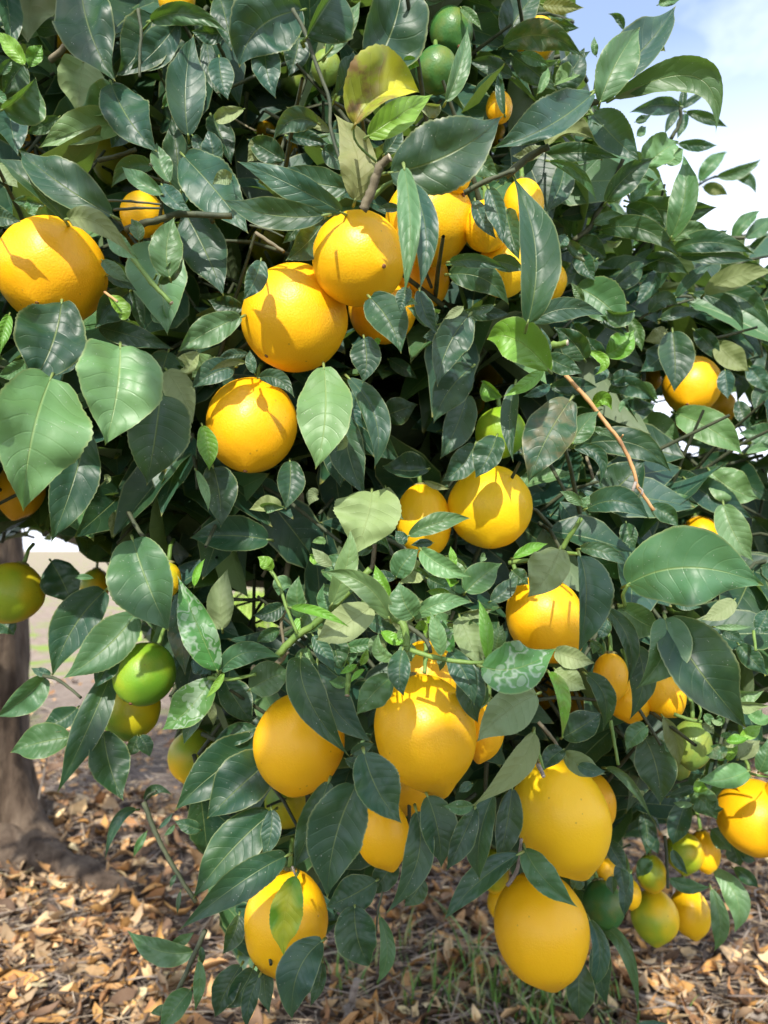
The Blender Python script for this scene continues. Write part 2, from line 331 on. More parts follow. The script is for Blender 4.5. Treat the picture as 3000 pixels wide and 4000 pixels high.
# twigs traced from the photo: tile, depth layer, width in tile pixels, material, points
TILE = {'A':(0,0),'B':(1000,0),'C':(2000,0),'D':(0,1000),'E':(1000,1000),'F':(2000,1000),'G':(0,2000),'H':(1000,2000),'I':(2000,2000),'J':(0,3000),'K':(1000,3000),'M':(2000,3000)}
def tp(tl, x, y): a, b = TILE[tl]; return a+x/1.659, b+y/1.659
TWIGS = [
('H',5,42,'W',[(290,-120),(285,50),(240,220),(195,430),(240,540),(300,640)],0),('H',5,26,'W',[(230,200),(170,260),(90,330),(40,420)],0),('H',4,30,'W',[(770,180),(760,300),(740,370),(640,470)],0),
('H',0,48,'G',[(140,930),(270,800),(400,710),(600,520),(740,370)],0),('H',-1,24,'G',[(90,370),(150,470),(195,610),(268,790)],0),('H',1,22,'W',[(190,640),(165,720),(180,860)],0),
('H',-1,50,'G',[(820,620),(900,690),(960,740),(975,870),(960,900)],0),('H',-1,30,'D',[(985,740),(1070,800),(1120,860),(1130,910)],0),('H',-3,32,'G',[(1000,895),(1150,940),(1320,970),(1480,975)],0),
('H',-1,30,'G',[(1100,850),(1100,950),(1090,1045)],0),('H',-1,34,'G',[(600,1050),(595,1120),(590,1190)],1),('H',0,26,'W',[(820,680),(830,740),(845,790)],0),('H',1,26,'D',[(830,180),(900,300),(930,380)],0),('H',1,30,'D',[(840,170),(960,240),(1040,350),(1110,450)],0),
('H',0,44,'W',[(-20,1010),(40,1030),(120,1000),(200,900)],1),
('B',-1,26,'D',[(240,60),(310,190),(400,440),(475,650),(490,860),(600,1200)],0),('B',-3,60,'W',[(690,1360),(740,1260),(770,1170),(800,1080),(870,1020)],1),('B',-3,16,'G',[(780,1050),(690,970),(640,900),(632,820)],0),('B',-2.5,32,'G',[(760,1280),(830,1210),(900,1170)],0),
('B',0,34,'D',[(1350,1250),(1500,1170),(1680,1100)],0),('B',0,16,'G',[(1480,1160),(1510,1100),(1520,1060)],0),('B',-1.5,16,'G',[(380,410),(440,370),(500,300)],0),('B',0,16,'G',[(485,690),(505,650),(520,610)],0),('B',-1.5,26,'G',[(310,300),(300,270),(335,240)],0),('B',1,24,'W',[(0,1510),(90,1570),(180,1630)],0),('B',1,14,'D',[(-40,1460),(80,1490),(180,1535)],0),
('A',-1,22,'D',[(895,60),(915,210),(905,350),(905,500)],0),('A',-1,16,'G',[(915,210),(940,180),(975,140)],0),('A',0,46,'D',[(820,1490),(920,1450),(1020,1430),(1160,1390),(1500,1400)],0),('A',-.5,24,'D',[(1035,1430),(1045,1340),(1055,1260)],0),('A',-1,20,'D',[(1070,1215),(1030,1130),(970,1060)],0),
('A',-.5,16,'D',[(700,1300),(850,1305),(1045,1325)],0),('A',-.5,18,'D',[(740,1360),(880,1350),(1040,1350)],0),('A',0,34,'D',[(1230,1180),(1310,1300),(1380,1440)],0),('A',1,44,'W',[(330,390),(440,280)],0),('A',1,30,'D',[(640,1040),(760,1010),(880,970)],0),('A',2,14,'W',[(1450,720),(1550,790),(1659,850)],0),
('D',-3,34,'G',[(760,-100),(850,0),(980,170),(1110,305)],1),('D',-1,18,'T',[(680,235),(760,295)],1),('D',-2.5,14,'G',[(1000,150),(1015,120)],0),
('C',-1.5,50,'D',[(-40,1140),(120,1010),(240,950)],0),('C',-1.5,46,'D',[(390,810),(440,720),(510,670),(570,660)],0),('C',0,34,'D',[(400,1560),(500,1480),(550,1380),(620,1290)],0),('C',0,30,'D',[(640,1250),(680,1130),(720,1030)],0),('C',-1.5,16,'G',[(460,750),(520,740)],0),('C',-1.5,16,'G',[(515,660),(525,600)],0),
('C',22,14,'D',[(1170,1225),(1300,1150),(1410,1160)],0),('C',7,26,'D',[(1030,900),(1090,790),(1090,690)],0),
('F',-4,27,'T',[(345,770),(480,920),(620,1100),(700,1200),(780,1370),(820,1500),(920,1650)],0),('F',-4,12,'T',[(690,1190),(712,1172),(718,1160)],0),('F',-4,22,'X',[(800,1470),(788,1500),(782,1522)],0),('F',-4,14,'X',[(825,1500),(845,1520),(840,1545)],0),('F',-3,46,'G',[(190,600),(270,580),(360,562)],1),
('F',0,16,'D',[(820,410),(890,370),(990,330),(1180,280)],0),('F',0,20,'D',[(1290,540),(1450,500),(1590,460)],0),('F',0,18,'G',[(1240,240),(1310,220)],0),('F',2,20,'W',[(480,1300),(520,1420),(530,1560)],0),('F',-1.5,16,'G',[(370,1240),(395,1210)],0),
('I',-1,32,'G',[(320,245),(380,150),(450,40)],0),('I',-1,30,'G',[(-20,330),(80,315),(190,315)],0),('I',-1,26,'G',[(340,265),(430,270)],0),('I',-1.5,26,'G',[(690,612),(730,600),(720,540),(755,470)],0),('I',-.5,26,'D',[(735,620),(745,700),(740,760)],0),('I',-.5,20,'G',[(750,760),(800,745),(850,720)],0),
('I',0,24,'W',[(170,1360),(240,1440),(290,1510),(290,1600)],0),('I',-1,22,'G',[(140,1420),(170,1540),(205,1670)],0),('I',0,24,'G',[(640,1350),(660,1480),(690,1640)],0),('I',0,20,'G',[(1565,770),(1580,900)],0),('I',0,16,'G',[(1120,1110),(1220,1270),(1210,1350)],0),('I',0,24,'G',[(1050,1310),(1150,1345),(1230,1360)],0),
('M',-2,30,'X',[(170,-20),(185,10),(205,55)],1),('M',0,24,'X',[(-30,760),(30,670),(50,560),(60,460)],0),('M',0,22,'D',[(990,440),(1005,600),(1010,780)],0),('M',-1,16,'G',[(1530,30),(1600,50),(1680,60)],0),
('J',0,32,'D',[(930,220),(1000,400),(1100,600),(1270,870)],0),('J',0,32,'D',[(1330,1050),(1240,1250),(1150,1450),(1040,1659)],0),('J',0,18,'D',[(935,240),(960,180),(1010,150)],0),
('K',0,14,'D',[(820,800),(790,930),(780,1060)],0),('K',-2,16,'X',[(235,640),(260,700)],0),
('G',-.5,22,'D',[(280,1060),(390,1095),(525,1205)],0),('G',-1.5,26,'G',[(1350,1075),(1500,1085),(1659,1050)],0),('G',1,30,'D',[(830,0),(880,90),(930,160)],0),('G',-1.5,18,'G',[(1400,1050),(1420,1080),(1480,1090)],0),
]
TM = {'W':M_WOOD,'G':M_GREENTWIG,'D':M_DARKTWIG,'T':M_TAN,'X':M_GREYTWIG}
for tl, z, w, mt, pts, cut in TWIGS:
    pp = [tp(tl, *p) for p in pts]; d0 = D(*pp[len(pp)//2])+z*.022
    P = [at(x, y, d0+.012*(len(pp)-1-i)/(len(pp)-1)) for i, (x, y) in enumerate(pp)]
    r = w/1.659/2/FPX*d0
    o = tube('branch', P, r*1.08, r*.82, TM[mt], tree, 8, 5, .15, cut=bool(cut), jitter=r*.09, knots=.14)
    if mt == 'T' and len(pts) > 2: o['label'] = 'bare orange brown dry twig'
# ------------------------------------------------------------------ leaves
CC = {'d':(.016,.060,.031),'l':(.060,.148,.056),'L':(.125,.245,.095),'y':(.150,.345,.030),'p':(.150,.215,.095),'P':(.21,.30,.105),'o':(.115,.125,.022),  # l, L: fresh green plus sunlit brightness; b: bluish sky sheen in the colour
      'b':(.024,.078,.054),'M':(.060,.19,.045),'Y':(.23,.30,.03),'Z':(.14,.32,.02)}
def prof(v): return np.clip(np.sin(np.pi*np.clip(v, 0, 1)**.90), 0, 1)**(.66+.62*np.clip(v, 0, 1))
def hand_leaf(B, T, w, z, c, m=.5, q=None, rs=None):
    r = rs; B = np.array(B); T = np.array(T); Lp = np.linalg.norm(T-B)
    Dm = D(*((B+T)/2)) + z*.022
    dirn = (T-B)/Lp; perp = np.array([-dirn[1], dirn[0]])
    mid = np.array(q) if q is not None else (B+T)/2 + perp*Lp*r.choice((-1, 1))*r.uniform(.01, .09)
    C = 2*mid-(B+T)/2
    Lr = Lp/FPX*Dm
    down = dirn[1]
    tilt = r.uniform(.10, .38) if down > 0 else r.uniform(-.30, .12)
    dB, dT = Dm+tilt*Lr*.5, Dm-tilt*Lr*.5
    bow = (r.uniform(.03, .15) + (.06 if q is not None else 0))*Lr*(-1)      # middle nearer the viewer: the blade arches
    nv, nu = 40, 3
    m = min(max(m if m != .5 else r.uniform(.42, .58), .06), .94)
    wR, wL = w*m, w*(1-m); Wh = 1.06*max(wR, wL)/math.cos(math.radians(14 if abs(m-.5) < .15 else 8))
    aR, aL = math.acos(min(1, wR/Wh)), math.acos(min(1, wL/Wh)); Whm = Wh/FPX*Dm
    V = []; UV = []; vs = np.linspace(0, 1, nv+1)
    ph1, ph2, fr = r.uniform(0, 6), r.uniform(0, 6), r.uniform(6, 11); amp = r.uniform(.02, .085)
    twist = r.uniform(-.3, .3); pk = r.uniform(.15, .55); ser = r.uniform(.004, .016); pa, pb = r.uniform(.80, 1.02), r.uniform(.6, 1.4)
    p3 = [at(*((1-v)**2*B+2*v*(1-v)*C+v*v*T), dB*(1-v)+dT*v + 4*v*(1-v)*bow) for v in vs]
    cr_ = r.uniform(.05, .30)
    for i, v in enumerate(vs):
        c0 = p3[i]; tg = (p3[min(i+1, nv)]-p3[max(i-1, 0)]).normalized()
        view = (c0-Vector((0, 0, CAMH))).normalized()
        s = view.cross(tg).normalized()                   # points to +perp (image y is down)
        n = s.cross(tg).normalized()
        if n.dot(view) > 0: n = -n                       # n faces the viewer
        tw = twist*(v-.4); s, n = s*math.cos(tw)+n*math.sin(tw), n*math.cos(tw)-s*math.sin(tw)
        pw = prof(v**pa)*(1 if v < .6 else (1-(v-.6)/.4*.12*pb))
        for j in range(-nu, nu+1):
            qn = j/nu; a = aR if j > 0 else aL; aq = abs(qn)
            edge = 1+((ser*(1 if i % 2 else -1)*r.uniform(.2, 1.6)+.05*noise.noise(Vector((v*7, j, ph1)))) if aq == 1 and 0 < i < nv-1 else 0)
            lat = Whm*pw*qn*edge
            rip = amp*Whm*(aq**2)*math.sin(fr*v*2+(ph1 if j > 0 else ph2)) * (1 if 0 < i < nv else 0)
            dep = Whm*pw*(aq*math.sin(a)-cr_*aq*aq) + rip + Whm*pk*noise.noise(Vector((qn*1.6+ph1, v*4.5, ph2)))*min(1, aq*2.2)*pw
            V.append(c0+s*lat*math.cos(a)+n*dep); UV.append((qn, v))
    F = []
    k = 2*nu+1
    for i in range(nv):
        for j in range(2*nu): F.append((i*k+j, i*k+j+1, (i+1)*k+j+1, (i+1)*k+j))
    # face winding so that the upper side looks to the viewer unless it is an underside
    a_, b_, c_ = V[15*k+3], V[15*k+4], V[16*k+3]
    nn = (b_-a_).cross(c_-a_); face = nn.dot(V[15*k+3]-Vector((0, 0, CAMH))) < 0
    if c in 'poP': face = not face
    if not face: F = [f[::-1] for f in F]
    # petiole
    tg = (p3[0]-p3[2]).normalized(); view = (p3[0]-Vector((0, 0, CAMH))).normalized()
    e1 = p3[0]+tg*Lr*.035+view*.005; e2 = e1+tg*Lr*.03+view*.018
    pr = min(.0011, .025*Lr)
    TV, TF = tube_data([p3[1], p3[0], e1, e2], [pr*.6, pr*.8, pr, pr*1.1], 5)
    o = len(V); V += TV; F += [tuple(i+o for i in f) for f in TF]; UV += [(0, .3)]*len(TV)
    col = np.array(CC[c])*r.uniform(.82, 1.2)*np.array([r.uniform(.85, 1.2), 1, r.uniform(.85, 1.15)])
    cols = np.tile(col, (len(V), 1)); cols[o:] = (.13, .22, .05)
    fx = np.zeros((len(V), 3))
    if c == 'M': fx[:, 0] = 1
    if c == 'Y': fx[:, 1] = 1; fx[:, 2] = 1
    if c == 'Z': fx[:, 2] = .8
    if c in 'P' and r.random() < .5: fx[:, 1] = .2
    if r.random() < .03: fx[:, 1] = .3
    org = p3[0]
    return [v-org for v in V], F, UV, cols, fx, org, Lp*w
LEMONS = [ # cx cy rx ry layer axisdeg toward colour scar label
(205,1062,209,212,0,88,.62,'o',1,'big orange yellow lemon cut by the left edge, scar facing the viewer'),
(1400,1014,184,200,0,40,.75,'o',1,'plump orange lemon in the middle of the top cluster of three'),
(1152,1243,208,217,0,118,.45,'o',0,'largest orange lemon at lower left of the top cluster'),
(1675,865,172,177,1.6,-20,.7,'o',1,'orange lemon half behind the upright folded leaf, dark scar on its face'),
(1762,680,88,78,1,60,.2,'y',0,'lemon showing just above the top cluster under a broad grey leaf'),
(1633,1088,134,118,3.4,60,.4,'o',0,'lemon tucked right of the upright folded leaf in the top cluster'),
(1495,1205,137,142,3.6,80,.3,'o',0,'lemon behind the dark pointed leaf under the top cluster'),
(983,1660,178,195,0,93,.35,'o',1,'round orange lemon hanging alone below the top cluster, leaf on its stem'),
(1655,2035,110,148,1.2,85,.1,'y',0,'glowing yellow lemon left of a rounder lemon at mid tree'),
(1914,1980,167,166,.6,95,.4,'y',0,'round yellow lemon with a small green patch, right of the glowing one'),
(2133,2418,150,180,0,58,.15,'o',0,'orange lemon between two grey leaves above the leaf with silvery trails'),
(1661,2860,199,232,0,74,.10,'o',0,'big pear shaped lemon with its stalk showing, centre of the lower tree'),
(1168,2903,179,197,0,95,.30,'o',0,'round orange lemon left of the big pear shaped one'),
(1665,2650,150,135,2.2,90,.1,'o',0,'lemon behind the stalk of the big pear shaped lemon'),
(1130,3115,98,115,2,100,.2,'yg',0,'greenish yellow lemon peeking from under the round orange lemon'),
(1625,3060,112,128,2,120,.1,'o',0,'lemon tip peeking from under the big pear shaped lemon'),
(1490,3250,110,140,1.6,72,.15,'o',0,'orange lemon half hidden by two large veined leaves'),
(1116,3602,166,195,0,93,.20,'o',0,'oval orange lemon with one bright yellow green leaf lying on it'),
(2192,3188,187,232,0,70,.10,'yt',0,'tallest yellow lemon, long with a blunt nipple, at lower right'),
(2300,3128,103,122,2.2,70,.1,'o',0,'lemon edge showing right behind the tall yellow lemon'),
(2114,3626,184,212,.3,80,.15,'o',0,'lowest big lemon under the tall yellow one, leaf over its top'),
(2945,3192,145,142,0,95,.35,'o',0,'lemon at the right edge with sharp leaf shadows on it'),
(3065,3115,75,90,1,95,.1,'o',0,'sliver of a lemon at the very right edge of the picture'),
(565,2632,121,126,0,105,.60,'g',1,'bright green unripe lemon at the left'),
(508,2768,122,118,1.4,88,.25,'yg',0,'half yellow half green lemon under the bright green one'),
(755,2955,98,108,2.5,95,.1,'yG',0,'pale yellow green lemon mostly covered by a large dark leaf'),
(48,2315,120,122,0,105,.2,'yG',0,'greenish yellow lemon in front of the trunk at the left edge'),
(80,1915,92,112,2.6,100,.1,'o',0,'orange lemon peeking from under the huge leaf at the left edge'),
(555,838,92,85,1.6,90,.2,'o',0,'orange lemon crossed by two thin dark twigs'),
(508,965,62,80,3,90,.2,'O',0,'shaded brown orange lemon behind a small round leaf'),
(1050,945,82,105,2.4,90,.2,'G',0,'olive green lemon left of the top cluster, twig across it'),
(1763,125,85,99,1,75,.45,'D',1,'dark green unripe lemon at the top with a pale scar'),
(1705,275,84,92,1.6,90,.3,'D',0,'shaded dark green lemon just under the upper green one'),
(1275,265,60,72,1.6,90,.2,'g2',0,'pale green lemon between leaves near the top centre'),
(1145,325,55,50,3,90,.2,'g2',0,'dim green lemon deep behind leaves near the top'),
(1340,395,50,70,2.4,90,.2,'g2',0,'narrow green lemon behind the blotched yellow leaf'),
(2095,155,80,84,.9,90,.2,'o',0,'orange lemon split by a leaf at the top right against the sky'),
(1950,420,52,68,.8,90,.2,'o',0,'small orange lemon beside a narrow upright leaf at top right'),
(1935,525,42,50,2.5,90,.2,'o',0,'tiny glimpse of orange lemon right of the broad grey leaf'),
(2045,800,108,80,1.0,90,.2,'y',0,'yellow lemon left of the long dark upright leaf'),
(1900,885,92,105,1.4,90,.2,'o',0,'orange lemon behind a bluish leaf right of the top cluster'),
(1968,1045,122,104,1.0,95,.2,'y',0,'yellow lemon behind cobwebbed leaves right of the top cluster'),
(2130,1100,88,84,1.2,90,.2,'y',0,'yellow lemon right of the long dark upright leaf'),
(1910,1480,55,60,3,90,.2,'y',0,'small shaded lemon below the curled bright leaf'),
(1862,1575,32,55,4,90,.2,'yG',0,'thin dim lemon deep among bare twigs'),
(1955,1690,104,100,1.4,90,.3,'g',0,'deep green lemon half in shade above the round yellow lemon'),
(2703,1505,123,111,.5,120,.6,'o',1,'orange lemon with a dark leaf hanging over its left side, far right'),
(2792,1592,82,78,2.4,95,.2,'o',0,'orange lemon behind the far right lemon with the dark leaf'),
(2690,1650,62,52,3,90,.2,'O',0,'shaded lemon underneath a bright broad leaf at the far right'),
(2545,1478,50,40,3,90,.2,'O',0,'very dark orange lemon in the shade left of the far right pair'),
(2742,2105,92,82,2,80,.2,'o',0,'orange lemon above the large ribbed leaf at the right'),
(2888,2340,34,45,2,90,.2,'O',0,'bit of orange lemon under the tip of the large ribbed leaf'),
(2385,2645,70,112,.6,95,.25,'O',0,'shaded orange lemon with a small forked mark on its rind'),
(2458,2728,92,92,1.8,90,.2,'o',0,'orange lemon bottom between hanging grey leaves at the right'),
(2590,2712,84,96,1.4,55,.1,'o',0,'lemon with pointed tip beneath the twisted green leaf'),
(2555,2560,45,58,3.4,90,.2,'o',0,'small orange patch of lemon above the twisted green leaf'),
(2120,2690,76,60,2.4,90,.2,'o',0,'shaded lemon behind the hanging curled bright leaf'),
(2232,2755,70,52,2.4,90,.2,'o',0,'lemon glimpsed above a small oval leaf right of the curled one'),
(1888,2860,82,112,1.8,100,.1,'o',0,'lemon slice showing right of the big pear shaped lemon'),
(2702,2908,76,96,.4,95,.1,'g2',0,'dull green pear shaped lemon with a leathery top'),
(2655,2995,42,50,1.6,95,.1,'g2',0,'small green lemon left below the dull pear shaped one'),
(2675,3330,72,78,0,95,.2,'yG',0,'yellow green lemon of the small low pair at the right'),
(2752,3325,58,80,.6,85,.2,'y',0,'clear yellow lemon touching the yellow green one at the right'),
(2545,3412,58,70,.6,90,.2,'yG',0,'lime tinted lemon in the middle of the low right cluster'),
(2557,3580,91,99,0,95,.3,'yG',0,'lowest lemon of the right cluster, green on its left side'),
(2697,3564,76,92,.4,85,.3,'y',0,'yellow lemon beside the lowest one of the right cluster'),
(2358,3535,80,90,-.4,80,.4,'D',0,'glossy dark green lemon right of the lowest big lemon'),
(2368,3408,45,58,1.4,90,.2,'y',0,'yellow sliver above the glossy dark green lemon'),
(2462,3492,42,56,1,90,.2,'y',0,'yellow lemon edge behind a bluish leaf beside the dark green lemon'),
(1930,3400,60,92,4,90,.2,'yG',0,'dim yellow lemon behind the long leaf left of the lowest big lemon'),
(1968,3525,66,74,2,90,.2,'y',0,'yellow green rim behind the lowest big lemon on its left'),
(690,-12,128,72,.8,90,.2,'y',0,'lemon cut by the top edge above an arched leaf'),
(245,168,58,56,2.4,90,.2,'o',0,'orange lemon deep at the top left beside the large dark leaf'),
(130,545,62,50,2.4,90,.2,'O',0,'shaded lemon behind leaves above the big left lemon'),
(450,625,88,105,3,90,.2,'G',0,'dim olive lemon in the dark hollow at upper left'),
(1038,515,38,42,2,90,.2,'o',0,'small orange lemon glimpse left of a pale arched leaf'),
(1118,590,66,46,2.6,90,.2,'o',0,'orange lemon under a pale arched leaf at the top centre left'),
(838,1075,58,75,2.6,90,.2,'yG',0,'shaded lemon with a yellow spot behind a blue grey leaf'),
(655,2265,52,85,1.6,90,.2,'yG',0,'lime yellow lemon behind the large ribbed leaf at the left'),
(372,2285,58,66,2.2,90,.2,'yG',0,'small yellow green lemon in shade right of the trunk'),
(1540,2325,66,72,2.5,90,.2,'o',0,'shaded lemon behind the small leaves above the lower cluster'),
]
LEMON_SPOTS = [l[:4] for l in LEMONS if l[4] < 2]
